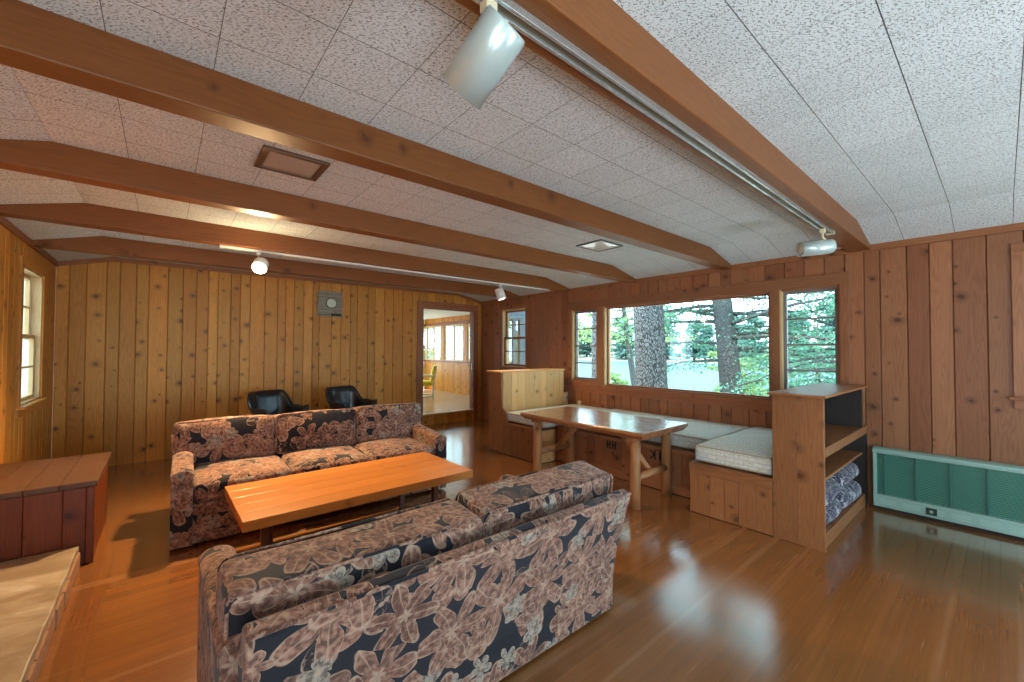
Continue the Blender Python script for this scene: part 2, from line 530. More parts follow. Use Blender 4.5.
def mattress_material():
    g = NT('cream_ticking')
    uv = g.uv()
    brick = g.n('TexBrick', {'Vector': g.scl(uv, 1, 1), 'Scale': 7.0, 'Mortar Size': .03, 'Mortar Smooth': .6, 'Color1': (.58, .60, .55, 1), 'Color2': (.65, .67, .62, 1), 'Mortar': (.47, .485, .43, 1)}).outputs[0]
    nz = g.noise(g.scl(uv, 30, 90), 1.0, 3)
    col = g.mix(g.step(nz, .50, .68), brick, (.42, .43, .38))
    return g.bsdf(col, .8, g.bump(nz, .2, .004), 0, .3)
M_MATT = mattress_material()
M_PIPE = plain('ticking_cord', (.36, .33, .26), .8)
M_BLACK = plain('black_vinyl', (.012, .013, .015), .30, spec=.6, bump=.05)
M_BLACKLEG = plain('black_metal', (.015, .015, .016), .4, metal=.5)
M_BROWNMETAL = plain('bronze_tube', (.10, .045, .025), .4, metal=.3)
M_WHITE = plain('white_enamel', (.66, .68, .67), .35, spec=.6)
M_TRACK = plain('track_aluminium', (.60, .63, .63), .24, metal=.75)
M_TRACKW = plain('track_white', (.70, .68, .62), .4)
M_SLOT = plain('track_slot', (.16, .12, .07), .5, metal=.3)
M_CREAM = plain('cream_plastic', (.70, .60, .42), .4)
M_SHADE = plain('spot_enamel', (.50, .60, .60), .26, metal=.25, spec=.7)
M_HEAT = plain('heater_enamel', (.30, .46, .39), .32, metal=.25, spec=.6)
M_GRILLE = plain('heater_grille', (.12, .33, .25), .35, metal=.3, spec=.6)
M_HEATIN = plain('heater_core', (.035, .13, .10), .5)
M_BRONZE = plain('bronze_frame', (.16, .09, .05), .45, metal=.4)
M_IRON = plain('black_iron', (.012, .011, .010), .5, metal=.4)
M_PAINT = plain('white_paint', (.78, .78, .74), .45)
M_GLOSSLENS = plain('glossy_lens', (.80, .83, .83), .12, spec=1.0)  # white stands in for the window's reflection on the lens
M_GREYFRAME = plain('grey_frame', (.16, .17, .17), .4, metal=.3)
M_YELLOW = plain('yellow_cloth', (.80, .66, .06), .8)
M_DISC = plain('cream_dial', (.62, .68, .56), .35)

def lens_material():
    g = NT('ribbed_lens')
    tc = g.n('TexCoord').outputs['Object']
    w = g.noise(tc, 220, 1)
    return g.bsdf(g.mix(w, (.34, .28, .23), (.55, .48, .42)), .22, g.bump(w, .5, .003), 0, .8)
M_LENS = lens_material()
def glass_material():
    g = NT('window_glass')
    tr = g.n('BsdfTransparent', {'Color': (.93, .97, .97)})
    gl = g.n('BsdfGlossy', {'Color': (1, 1, 1), 'Roughness': .02})
    fr = g.n('Fresnel', {'IOR': 1.45})
    mx = g.n('MixShader', {0: g.m('MULTIPLY', fr.outputs[0], .5), 1: tr.outputs[0], 2: gl.outputs[0]})
    g.put(g.out.inputs[0], mx.outputs[0])
    return g.mat
M_GLASS = glass_material()
def glow(name, col, strength):
    g = NT(name)
    e = g.n('Emission', {'Color': col, 'Strength': strength})
    g.put(g.out.inputs[0], e.outputs[0])
    return g.mat
M_BULB = glow('lit_bulb', (1.0, .80, .50), 28.0)
M_BULBDIM = glow('dim_bulb', (1.0, .88, .68), 3.0)

def stone_material():
    g = NT('hearth_sandstone')
    tc = g.n('TexCoord').outputs['Object']
    n1 = g.noise(g.scl(tc, 2.2, 3.6), 1.0, 4, .55, dist=1.2)
    n2 = g.noise(tc, 26, 4)
    c = g.mix(g.step(n1, .34, .66), (.22, .16, .11), (.42, .37, .30))
    c = g.mix(g.step(n1, .57, .70), c, (.56, .55, .52))
    c = g.mix(g.m('MULTIPLY', n2, .45), c, (.33, .26, .17))
    return g.bsdf(c, .5, g.bump(g.m('ADD', n1, g.m('MULTIPLY', n2, .3)), .4, .01), 0, .4)
M_STONE = stone_material()
def brick_material():
    g = NT('hearth_mortar')
    tc = g.n('TexCoord').outputs['Object']
    n1 = g.noise(tc, 34, 4, .65)
    c = g.mix(n1, (.16, .065, .032), (.50, .30, .19))
    return g.bsdf(c, .85, g.bump(n1, .8, .012), 0, .2)
M_MORTAR = brick_material()
def plaque_material():
    g = NT('weathered_boards')
    uv = g.uv(); r1, r2, _ = g.rnd()
    n1 = g.noise(g.scl(g.vm('ADD', uv, g.n('CombineXYZ', {0: g.m('MULTIPLY', r1, 9.0), 1: r2, 2: 0.0}).outputs[0]), 60, 8), 1.0, 4)
    c = g.mix(n1, (.07, .062, .045), (.50, .46, .36))
    return g.bsdf(c, .75, g.bump(n1, .4, .004), 0, .3)
M_PLAQUE = plaque_material()
def bark_material(name, a, b, sc=1.0):
    g = NT(name)
    uv = g.uv()
    v = g.n('TexVoronoi', {'Vector': g.scl(uv, 30 * sc, 13 * sc), 'Scale': 1.0}, feature='DISTANCE_TO_EDGE').outputs['Distance']
    n = g.noise(g.scl(uv, 40 * sc, 26 * sc), 1.0, 4)
    t = g.m('ADD', g.step(v, .02, .22), g.m('MULTIPLY_ADD', n, .9, -.55))
    c = g.mix(t, a, b)
    return g.bsdf(c, .9, g.bump(t, .8, .03), 0, .2)
M_BARK = bark_material('rough_bark', (.04, .038, .037), (.26, .26, .255))
M_BARK2 = bark_material('pale_bark', (.075, .075, .072), (.20, .205, .20), 1.6)
def leaf_material(name, a, b, trans):
    g = NT(name)
    r1, r2, _ = g.rnd()
    c = g.mix(r1, a, b)
    d = g.n('BsdfDiffuse', {'Color': c})
    t = g.n('BsdfTranslucent', {'Color': g.mix(.5, c, trans)})
    mx = g.n('MixShader', {0: .45, 1: d.outputs[0], 2: t.outputs[0]})
    g.put(g.out.inputs[0], mx.outputs[0])
    return g.mat
M_CONIFER = leaf_material('conifer_needles', (.045, .165, .135), (.18, .36, .27), (.26, .46, .26))
M_LEAF = leaf_material('broad_leaves', (.09, .21, .10), (.26, .38, .15), (.6, .7, .35))
M_FAR = leaf_material('distant_leaves', (.055, .15, .14), (.16, .28, .24), (.4, .6, .5))
M_GRASS = plain('lawn', (.09, .13, .06), .95, var=.4, bscale=30)
M_BOUNCE = plain('pale_bounce_ground', (.46, .43, .36), .95, var=.2, bscale=30)  # out of view, made pale to bounce light up through the windows
M_BANK = plain('far_bank', (.15, .165, .12), .95, var=.3, bscale=3)
def water_material():
    g = NT('lake_water')
    tc = g.n('TexCoord').outputs['Object']
    n = g.noise(g.scl(tc, .35, 1.4), 1.0, 3)
    return g.bsdf((.060, .098, .100), .55, g.bump(n, .15, .25), 0, .04)
M_WATER = water_material()
M_SIDING = plain('grey_blue_siding', (.09, .13, .16), .6)
M_ROOF = plain('roof_sheet', (.12, .11, .10), .9)
M_SUNFLOOR = plain('sunroom_floor', (.46, .31, .16), .22, spec=.6, var=.15, bscale=30)
M_PLASTER = plain('sunroom_plaster', (.82, .84, .82), .8)
# ------------------------------------------------------------------ room shell (metres)
XL, XR, YB, YF = -0.946, 4.98, 6.886, -5.0     # left wall, window wall, back wall, wall behind the camera
ZC, ZW = 2.506, 2.383                           # flat ceiling, top of the side walls
TH = 0.13

def board_wall(mb, mapf, u0, u1, z0, z1, widths, openings, cham=.006, groove=.011, flip=False):
    """boards standing on a wall plane; mapf(u, depth, z) -> point; openings are (u0,u1,z0,z1)"""
    u = u0
    k = 0
    while u < u1 - 1e-4:
        w = widths(k) if callable(widths) else widths[k % len(widths)]
        k += 1
        e = min(u + w, u1)
        if u1 - e < .04: e = u1
        rnd = (random.random(), random.random())
        cuts = sorted({u, e} | {c for o in openings for c in o[:2] if u < c < e})
        for a, b in zip(cuts[:-1], cuts[1:]):
            mid = (a + b) / 2
            zs = [(z0, z1)]
            for o in openings:
                if o[0] < mid < o[1]:
                    nz = []
                    for p, q in zs:
                        if o[2] > p: nz.append((p, min(q, o[2])))
                        if o[3] < q: nz.append((max(p, o[3]), q))
                    zs = [t for t in nz if t[1] - t[0] > 1e-4]
            ca = cham if a == u else 0
            cb = cham if b == e else 0
            for p, q in zs:
                def quad(ua, da, ub, db):
                    pts = [mapf(ua, da, p), mapf(ub, db, p), mapf(ub, db, q), mapf(ua, da, q)]
                    uvs = [(ua, p), (ub, p), (ub, q), (ua, q)]
                    if flip: pts.reverse(); uvs.reverse()
                    mb.poly(pts, uvs, rnd)
                quad(a + ca, 0, b - cb, 0)
                if ca: quad(a, groove, a + ca, 0)
                if cb: quad(b - cb, 0, b, groove)
        u = e

def outer_skin(mb, mapf, u0, u1, z0, z1, openings, depth):
    cu = sorted({u0, u1} | {c for o in openings for c in o[:2] if u0 < c < u1})
    for a, b in zip(cu[:-1], cu[1:]):
        mid = (a + b) / 2
        zs = [(z0, z1)]
        for o in openings:
            if o[0] < mid < o[1]:
                nz = []
                for p, q in zs:
                    if o[2] > p: nz.append((p, min(q, o[2])))
                    if o[3] < q: nz.append((max(p, o[3]), q))
                zs = [t for t in nz if t[1] - t[0] > 1e-4]
        for p, q in zs:
            mb.poly([mapf(a, depth, p), mapf(b, depth, p), mapf(b, depth, q), mapf(a, depth, q)], [(a, p), (b, p), (b, q), (a, q)])

map_right = lambda u, d, z: (XR + d, u, z)
map_left = lambda u, d, z: (XL - d, u, z)
map_back = lambda u, d, z: (u, YB + d, z)
map_rear = lambda u, d, z: (u, YF - d, z)
rw = lambda lo, hi: (lambda k: random.uniform(lo, hi))

# openings (u0, u1, z0, z1)
OP_R = [(5.52, 6.20, 1.085, 2.165), (3.915, 4.425, .93, 2.035), (1.60, 3.80, .872, 2.05), (1.005, 1.515, .93, 2.05), (-1.45, -.115, 1.06, 2.17)]
OP_L = [(5.43, 6.22, .90, 2.13), (-2.3, -.15, .75, 2.15)]
OP_B = [(3.645, 4.80, .205, 2.185)]
OP_F = [(.05, 4.75, .12, 2.28)]

right_edges = [-5.0, -4.8, -4.63, -4.4, -4.22, -4.0, -3.8, -3.62, -3.4, -3.2, -3.0, -2.8, -2.62, -2.4, -2.23, -2.0, -1.82, -1.6, -1.45, -1.27, -1.05, -.9, -.7, -.55, -.34, -.115, .075, .259, .396, .535, .713, .826, .965]
ww = [b - a for a, b in zip(right_edges[:-1], right_edges[1:])]
random.seed(5)
while sum(ww) < 12.5: ww.append(random.uniform(.11, .19))
mb = MB(); board_wall(mb, map_right, YF, YB, 0, 2.4, ww, OP_R, flip=True)
outer_skin(mb, map_right, YF - .2, YB + .12, -.3, 2.6, OP_R, TH)
struct(mb.build('wall_right', M_RED))
mb = MB(); board_wall(mb, map_left, YF, YB, 0, 2.4, rw(.10, .17), OP_L)
outer_skin(mb, map_left, YF - .2, YB + .12, -.3, 2.6, OP_L, TH)
struct(mb.build('wall_left', M_GOLD))
random.seed(21)
mb = MB(); board_wall(mb, map_back, XL, XR, 0, 2.52, rw(.095, .185), OP_B)
outer_skin(mb, map_back, XL - .1, XR + TH, -.3, 2.6, OP_B, TH - .015)
struct(mb.build('wall_back', M_GOLD))
mb = MB(); board_wall(mb, map_rear, XL, XR, 0, 2.52, rw(.10, .18), OP_F, flip=True)
outer_skin(mb, map_rear, XL - .1, XR + TH, -.3, 2.6, OP_F, TH)
struct(mb.build('wall_front', M_GOLD))

# floor: strips run towards the window wall, a border of three boards runs along the hearth side
random.seed(3)
mb = MB()
def strip(a0, a1, b0, b1, along, z=0.0, gap=.00035):
    r = (random.random(), random.random())
    if along == 'x':
        P = [(a0 + gap, b0 + gap, z), (a1 - gap, b0 + gap, z), (a1 - gap, b1 - gap, z), (a0 + gap, b1 - gap, z)]
        U = [(p[1], p[0]) for p in P]
    else:
        P = [(b0 + gap, a0 + gap, z), (b1 - gap, a0 + gap, z), (b1 - gap, a1 - gap, z), (b0 + gap, a1 - gap, z)]
        U = [(p[0], p[1]) for p in P]
    mb.poly(P, U, r)
YE = YF + .0762 * math.ceil((3.95 - YF) / .0762)
y = YF
while y < YB - .001:
    e = min(y + .0762, YB)
    x = XL if y > YE - .01 else -.235
    x_stop = XR
    first = True
    while x < x_stop - .001:
        L = random.uniform(.3, 2.0) if first else random.uniform(.9, 2.6)
        first = False
        q = min(x + L, x_stop)
        if x_stop - q < .25: q = x_stop
        strip(x, q, y, e, 'x')
        x = q
    y = e
for bx0, bx1 in ((XL, -.62), (-.62, -.40), (-.40, -.345), (-.345, -.290), (-.290, -.235)):
    yy = YF
    while yy < YE - .001:
        q = min(yy + random.uniform(1.2, 2.6), YE)
        strip(yy, q, bx0, bx1, 'y'); yy = q
struct(mb.build('floor', M_FLOOR))
mb = MB(); mb.box(XL - .14, XR + .14, YF - .14, YB + .11, -.30, -.004)
struct(mb.build('trim_1', M_DARK))           # dark bed under the strips

# ceiling: one-foot tiles, coved down to both side walls
random.seed(8)
T = .3048
mb = MB(); sm = MB()
XA, XZ = -.473, 4.42
g = .0016
ys = [YF]
yy = .2411
while yy > YF: yy -= T
yy += T
while yy < YB: ys.append(yy); yy += T
ys.append(YB)
xs = [XA]
xx = .1337
while xx > XA + .02: xx -= T
xx += T
while xx < XZ - .02: xs.append(xx); xx += T
xs.append(XZ)
for i in range(len(ys) - 1):
    y0, y1 = ys[i] + g, ys[i + 1] - g
    if y1 - y0 < .005: continue
    for j in range(len(xs) - 1):
        gx = g * .45 if ys[i] < .8 else g * .8
        x0, x1 = xs[j] + gx, xs[j + 1] - gx
        mb.poly([(x0, y0, ZC), (x0, y1, ZC), (x1, y1, ZC), (x1, y0, ZC)], [(x0, y0), (x0, y1), (x1, y1), (x1, y0)], (random.random(), random.random()))
    for xa, za, xb, zb in ((XL - .01, ZW - .002, XA, ZC), (XZ, ZC, XR + .01, ZW - .002)):
        L = math.hypot(xb - xa, zb - za)
        mb.poly([(xa, y0, za), (xa, y1, za), (xb, y1, zb), (xb, y0, zb)], [(0, y0), (0, y1), (L, y1), (L, y0)], (random.random(), random.random()))
struct(mb.build('ceiling', M_TILE))
sm.prism([(XL - .02, ZW + .004), (XA, ZC + .005), (XZ, ZC + .005), (XR + .02, ZW + .004), (XR + .02, 2.58), (XL - .02, 2.58)], 'y', YF - .02, YB + .02)
struct(sm.build('trim_2', M_SEAM))           # backing seen as the thin seams between tiles
mb = MB(); mb.box(XL - .6, XR + .55, YF - .5, YB + .2, 2.585, 2.70)
struct(mb.build('roof', M_ROOF))

# crown boards along the wall tops
mb = MB(); mb.box(XR - .020, XR + .002, YF, YB, 2.330, 2.388, 'y')
struct(mb.build('trim_3', M_TRIM), 'red-brown crown board along the top of the window wall')
mb = MB(); mb.box(XL - .002, XL + .020, YF, YB, 2.332, 2.388, 'y')
struct(mb.build('trim_4', M_TRIM))
mb = MB()
mb.prism([(XL, ZW - .05), (XA, ZC - .05), (XZ, ZC - .05), (XR, ZW - .05), (XR, ZW), (XZ, ZC), (XA, ZC), (XL, ZW)], 'y', YB - .020, YB + .002, grain='x')
struct(mb.build('trim_5', M_TRIM))
# ledge board under the big window, above the bench
mb = MB(); mb.box(XR - .012, XR + .002, 1.13, 4.72, .755, .835, 'y')
struct(mb.build('trim_6', M_RED))

# ------------------------------------------------------------------ windows
def casing(mbx, side, u0, u1, z0, z1, w=.07, t=.018, head=None, stool=.06, grain=True):
    """four casing boards round an opening"""
    hd = head or w
    def B(a, b, p, q, gr, tt=t):
        if side == 'R': mbx.box(XR - tt, XR + .001, a, b, p, q, gr)
        elif side == 'L': mbx.box(XL - .001, XL + tt, a, b, p, q, gr)
        elif side == 'B': mbx.box(a, b, YB - tt, YB + .001, p, q, gr)
    hg = 'x' if side == 'B' else 'y'
    B(u0 - w, u0, z0, z1, 'z'); B(u1, u1 + w, z0, z1, 'z')
    B(u0 - w, u1 + w, z1, z1 + hd, hg)
    return B, hg

def jambs(mbx, side, u0, u1, z0, z1, depth=TH + .01, t=.02, part='all'):
    def bx(a, b, p, q, gr):
        if side == 'R': mbx.box(XR - .004, XR + depth, a, b, p, q, gr)
        elif side == 'L': mbx.box(XL - depth, XL + .004, a, b, p, q, gr)
        elif side == 'B': mbx.box(a, b, YB - .004, YB + depth, p, q, gr)
        elif side == 'F': mbx.box(a, b, YF - depth, YF + .004, p, q, gr)
    hg = 'y' if side in 'RL' else 'x'
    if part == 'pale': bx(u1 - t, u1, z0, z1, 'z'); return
    bx(u0, u0 + t, z0, z1, 'z')
    if part == 'all': bx(u1 - t, u1, z0, z1, 'z')
    bx(u0 + t, u1 - t, z1 - t, z1, hg); bx(u0 + t, u1 - t, z0, z0 + t, hg)

def ring(mbx, xa, xb, u0, u1, z0, z1, w, axis='x', muntins=(), vert=(), mw=.018):
    def bx(a, b, p, q, gr, xx0=None, xx1=None):
        if axis == 'x': mbx.box(xa, xb, a, b, p, q, gr)
        else: mbx.box(a, b, xa, xb, p, q, gr)
    hg = 'y' if axis == 'x' else 'x'
    bx(u0, u0 + w, z0, z1, 'z'); bx(u1 - w, u1, z0, z1, 'z')
    bx(u0 + w, u1 - w, z0, z0 + w, hg); bx(u0 + w, u1 - w, z1 - w, z1, hg)
    for z in muntins: bx(u0 + w, u1 - w, z - mw / 2, z + mw / 2, hg)
    for u in vert: bx(u - mw / 2, u + mw / 2, z0 + w, z1 - w, 'z')

def pane(name, parent, axis, x, u0, u1, z0, z1):
    m = MB()
    if axis == 'x': m.box(x - .002, x + .002, u0, u1, z0, z1)
    else: m.box(u0, u1, x - .002, x + .002, z0, z1)
    return m.build(name, M_GLASS, parent)

def window_root(name, label):
    o = bpy.data.objects.new(name, None); COL.objects.link(o)
    return struct(o, label)

# window_1: picture window with one casement either side
w1 = window_root('window_1', 'wide picture window between two narrow four-pane casements')
m = MB()
m.box(XR - .018, XR + .001, .935, 4.50, 2.05, 2.165, 'y')                   # head casing
m.box(XR - .020, XR + .001, .935, 1.005, .835, 2.05, 'z')
m.box(XR - .020, XR + .001, 4.425, 4.50, .835, 2.05, 'z')
m.box(XR - .016, XR + .001, 3.80, 3.915, .835, 2.05, 'z')
m.box(XR - .016, XR + .001, 1.515, 1.60, .835, 2.05, 'z')
m.box(XR - .020, XR + .001, 1.005, 4.425, .835, .872, 'y')
m.box(XR - .014, XR + .001, 3.915, 4.425, .872, .93, 'y')
m.box(XR - .014, XR + .001, 1.005, 1.515, .872, .93, 'y')
m.box(XR - .014, XR + .001, 3.915, 4.425, 2.035, 2.05, 'y')
m.build('window_frame', M_RED, w1, .003)
for (u0, u1, z0, z1) in OP_R[1:4]:
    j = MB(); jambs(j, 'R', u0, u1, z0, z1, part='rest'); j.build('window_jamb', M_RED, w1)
    j = MB(); jambs(j, 'R', u0, u1, z0, z1, part='pale'); j.build('window_jamb', M_SILL, w1)  # light falling on this jamb is put into its paler colour
u0, u1, z0, z1 = OP_R[2]
m = MB(); ring(m, XR + .05, XR + .085, u0 + .02, u1 - .02, z0 + .02, z1 - .02, .018); m.build('sash', M_TRIM, w1)
pane('glass_pane', w1, 'x', XR + .068, u0 + .03, u1 - .03, z0 + .03, z1 - .03)
for k in (1, 3):
    u0, u1, z0, z1 = OP_R[k]
    m = MB(); ring(m, XR + .045, XR + .085, u0 + .02, u1 - .02, z0 + .02, z1 - .02, .03, muntins=[1.205, 1.47, 1.737])
    m.build('casement_sash', plain('grey_sash', (.20, .19, .18), .5) if k == 1 else bpy.data.materials['grey_sash'], w1)
    pane('glass_pane', w1, 'x', XR + .065, u0 + .04, u1 - .04, z0 + .04, z1 - .04)

def double_hung(name, label, side, op, muntin=True, frame_mat=M_RED, sash_mat=M_TRIM):
    u0, u1, z0, z1 = op
    w = window_root(name, label)
    m = MB(); casing(m, side, u0, u1, z0, z1, .065)
    if side == 'R':
        m.box(XR - .05, XR + .01, u0 - .09, u1 + .09, z0 - .02, z0 + .005, 'y'); m.box(XR - .018, XR + .001, u0 - .065, u1 + .065, z0 - .085, z0 - .02, 'y')
    else:
        m.box(XL - .01, XL + .05, u0 - .06, u1 + .06, z0 - .02, z0 + .005, 'y'); m.box(XL - .001, XL + .018, u0 - .065, u1 + .065, z0 - .085, z0 - .02, 'y')
    m.build('window_frame', frame_mat, w, .003)
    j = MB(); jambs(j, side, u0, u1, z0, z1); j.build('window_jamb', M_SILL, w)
    if side == 'L':
        j = MB(); j.box(XL - TH - .012, XL - .066, u1 - .028, u1 - .019, z0 + .02, z1 - .02); j.box(XL - TH - .03, XL - TH + .001, u1 - .02, u1 + .06, z0 - .03, z1 + .06)
        j.build('added_reveal', M_PAINT, w)  # white boards added so the panes look bright from inside
    s = 1 if side == 'R' else -1
    base = XR if side == 'R' else XL
    zm = (z0 + z1) / 2
    for nm, d0, d1, a, b in (('lower_sash', .035, .065, z0 + .02, zm + .02), ('upper_sash', .070, .10, zm - .02, z1 - .02)):
        m = MB()
        xa, xb = sorted((base + s * d0, base + s * d1))
        ring(m, xa, xb, u0 + .02, u1 - .02, a, b, .032, muntins=[(a + b) / 2] if muntin else [], mw=.016)
        sh = m.build(nm, sash_mat, w)
        pane('glass_pane', sh, 'x', (xa + xb) / 2, u0 + .045, u1 - .045, a + .02, b - .02)
    return w
double_hung('window_2', 'small double-hung window above the high-backed bench', 'R', OP_R[0])
double_hung('window_3', 'double-hung window at the right edge above the heater', 'R', OP_R[4])
double_hung('window_4', 'tall double-hung window in the left wall', 'L', OP_L[0], frame_mat=M_GOLD, sash_mat=M_SILL)
double_hung('window_5', None, 'L', OP_L[1], frame_mat=M_GOLD, sash_mat=M_SILL)
w6 = window_root('window_6', None)
u0, u1, z0, z1 = OP_F[0]
m = MB(); jambs(m, 'F', u0, u1, z0, z1); m.build('window_jamb', M_SILL, w6)
m = MB(); ring(m, YF - .09, YF - .05, u0 + .02, u1 - .02, z0 + .02, z1 - .02, .05, axis='y', vert=[1.6, 3.2], mw=.07); m.build('sash', M_TRIM, w6)
pane('glass_pane', w6, 'y', YF - .07, u0 + .04, u1 - .04, z0 + .04, z1 - .04)

# doorway to the sunroom, one step up
d1 = window_root('door_1', 'open doorway with a raised sill leading to the bright sunroom')
u0, u1, z0, z1 = OP_B[0]
m = MB()
m.box(u0 - .115, u0, YB - .02, YB + .001, 0.0, z1 + .12, 'z')
m.box(u1, u1 + .085, YB - .02, YB + .001, 0.0, z1 + .12, 'z')
m.box(u0, u1, YB - .02, YB + .001, z1, z1 + .12, 'x')
m.build('door_casing', M_RED, d1, .003)
m = MB()
m.box(u0, u0 + .018, YB - .004, YB + .125, z0, z1, 'z'); m.box(u1 - .018, u1, YB - .004, YB + .125, z0, z1, 'z'); m.box(u0 + .018, u1 - .018, YB - .004, YB + .125, z1 - .018, z1, 'x')
m.build('door_jamb', M_RED, d1)
m = MB(); m.box(u0, u1, YB - .022, YB + .125, z0 - .018, z0, 'x'); m.build('threshold', M_SILL, d1, .003)
m = MB(); m.box(u1 - .026, u1 - .018, YB + .03, YB + .06, 1.0, 1.12); m.build('strike_plate', M_TRACK, d1)

# ------------------------------------------------------------------ the sunroom beyond the doorway
SX0, SX1, SY0, SY1, SZ, ST = 2.3, 6.2, YB + .13, 11.6, .19, 2.33
m = MB(); m.box(SX0, SX1 + .1, SY0 - .01, SY1, SZ - .2, SZ, 'y'); struct(m.build('sunroom_floor', M_SUNFLOOR))
m = MB(); m.box(SX0, SX1 + .35, SY0 - .008, SY1 + .1, ST, ST + .1); struct(m.build('sunroom_ceiling', M_PLASTER))
segs = [(7.15, 8.10), (8.28, 9.24), (9.42, 10.42), (10.62, 11.5)]
ops = [(a, b, 1.08, 2.11) for a, b in segs]
map_sun = lambda u, d, z: (SX1 + d, u, z)
random.seed(31)
m = MB(); board_wall(m, map_sun, SY0, SY1, SZ, ST, rw(.10, .16), ops, flip=True); outer_skin(m, map_sun, SY0, SY1, -.6, ST, ops, .1)
struct(m.build('wall_sunroom', M_GOLD))
m = MB(); m.box(SX1 - .02, SX1 + .001, SY0, SY1, 2.11, 2.19, 'y'); m.box(SX1 - .03, SX1 + .001, SY0, SY1, 1.04, 1.08, 'y')
struct(m.build('trim_7', M_TRIM))
for k, (a, b) in enumerate(segs):
    w = window_root('window_%d' % (7 + k), 'sunroom window of two tall panes' if k in (1, 2) else None)
    m = MB(); ring(m, SX1 + .02, SX1 + .06, a, b, 1.08, 2.11, .04, vert=[(a + b) / 2], mw=.05); m.build('sash', M_SILL, w)
    pane('glass_pane', w, 'x', SX1 + .04, a + .03, b - .03, 1.11, 2.08)
map_far = lambda u, d, z: (u, SY1 + d, z)
m = MB(); board_wall(m, map_far, SX0, SX1, SZ, ST, rw(.10, .16), [(2.6, 5.9, .8, 2.15)]); struct(m.build('wall_sunroom_end', M_GOLD))
map_sl = lambda u, d, z: (SX0 - d, u, z)
m = MB(); board_wall(m, map_sl, SY0, SY1, SZ, ST, rw(.10, .16), []); struct(m.build('wall_sunroom_left', M_GOLD))
# outer end of the sunroom, seen through the small window: white sash and glass
w = window_root('window_11', 'white framed glazed end wall of the sunroom outside')
m = MB()
x_ = XR + TH
for a, b in ((5.80, 5.92), (6.00, 6.12)):
    m.box(x_, a, SY0 - .03, SY0 + .02, -.55, ST, 'z'); x_ = b
    m.box(a, b, SY0 - .03, SY0 + .02, -.55, .95, 'z'); m.box(a, b, SY0 - .03, SY0 + .02, 2.08, ST, 'z')
m.box(x_, SX1 + .1, SY0 - .03, SY0 + .02, -.55, ST, 'z')
for z in (-.3, -.1, .1, .3, .5, .7, .9): m.box(XR + TH, SX1 + .1, SY0 - .036, SY0 - .03, z, z + .012, 'x')
m.build('window_frame', M_SIDING, w)
pane('glass_pane', w, 'y', SY0 + .0, 5.78, 6.14, .93, 2.10)
# ------------------------------------------------------------------ ceiling beams
random.seed(41)
beams = [(.771, .935, 'dark timber ceiling beam nearest the camera, carrying the long spotlight track'),
         (1.984, 2.115, 'timber ceiling beam beside the bronze framed ceiling light, second from the camera'),
         (3.236, 3.355, 'timber ceiling beam third from the camera, just beyond the bronze framed light'),
         (4.448, 4.570, 'timber ceiling beam with the white track and lit bulb under it'),
         (5.660, 5.785, 'timber ceiling beam farthest back, closest to the knotty pine wall')]
for i, (y0, y1, lab) in enumerate(beams):
    m = MB()
    zb = 2.342
    prof = [(XL, zb), (XR - .003, zb), (XR - .003, ZW), (XZ, ZC + .002), (XA, ZC + .002), (XL, ZW)]
    m.prism(prof, 'y', y0, y1, grain='x')
    o = m.build('ceiling_beam', M_BEAM, None, .006, 2)
    tag(o, lab, 'beam', 'timber ceiling beams')

# ------------------------------------------------------------------ ceiling lights (recessed)
def recessed(x0, x1, y0, y1, label, fm, lm=None, w=.036):
    cx, cy = (x0 + x1) / 2, (y0 + y1) / 2
    t = thing('recessed_light', label, 'ceiling light', (cx, cy, ZC))
    a, b = (x1 - x0) / 2, (y1 - y0) / 2
    m = MB(); h = -.016
    m.box(-a, a, -b, -b + w, h, 0, 'x'); m.box(-a, a, b - w, b, h, 0, 'x'); m.box(-a, -a + w, -b + w, b - w, h, 0, 'y'); m.box(a - w, a, -b + w, b - w, h, 0, 'y')
    m.build('light_frame', fm, t, .003)
    m = MB(); m.cushion((0, 0, -.006), (2 * a - 2 * w, 2 * b - 2 * w, .010), .004, (0, 0, .006), 8)
    m.build('lens', lm or M_LENS, t)
    return t
recessed(.392, .735, 2.538, 2.853, 'recessed ceiling light with a bronze frame and ribbed glass lens', M_BRONZE)
recessed(3.29, 3.66, 2.545, 2.87, 'grey framed ceiling light with a glossy lens, its window reflection painted white, nearer the picture window', M_GREYFRAME, M_GLOSSLENS, .014)

# ------------------------------------------------------------------ spotlight tracks and spotlights
t = thing('lighting_track', 'long aluminium lighting track under the nearest ceiling beam', 'track', (0, .853, 2.342))
m = MB(); m.box(-.55, 3.95, -.024, -.013, -.026, -.0005, 'x'); m.box(-.55, 3.95, .013, .024, -.026, -.0005, 'x'); m.box(-.55, 3.95, -.013, .013, -.006, -.0005, 'x')
m.build('rail', M_TRACK, t, .002)
m = MB(); m.box(-.55, 3.95, -.0125, .0125, -.016, -.007, 'x'); m.build('slot', M_SLOT, t)
m = MB(); m.box(3.95, 3.975, -.025, .025, -.028, -.0005); m.build('end_cap', M_CREAM, t, .002)
t = thing('lighting_track', 'white lighting track under the beam near the back wall', 'track', (0, 4.53, 2.342))
m = MB(); m.box(.40, 4.55, -.018, .018, -.020, -.0005, 'x'); m.build('rail', M_TRACKW, t, .002)
m = MB(); m.box(.37, .40, -.020, .020, -.024, -.0005); m.build('end_cap', M_WHITE, t, .002)

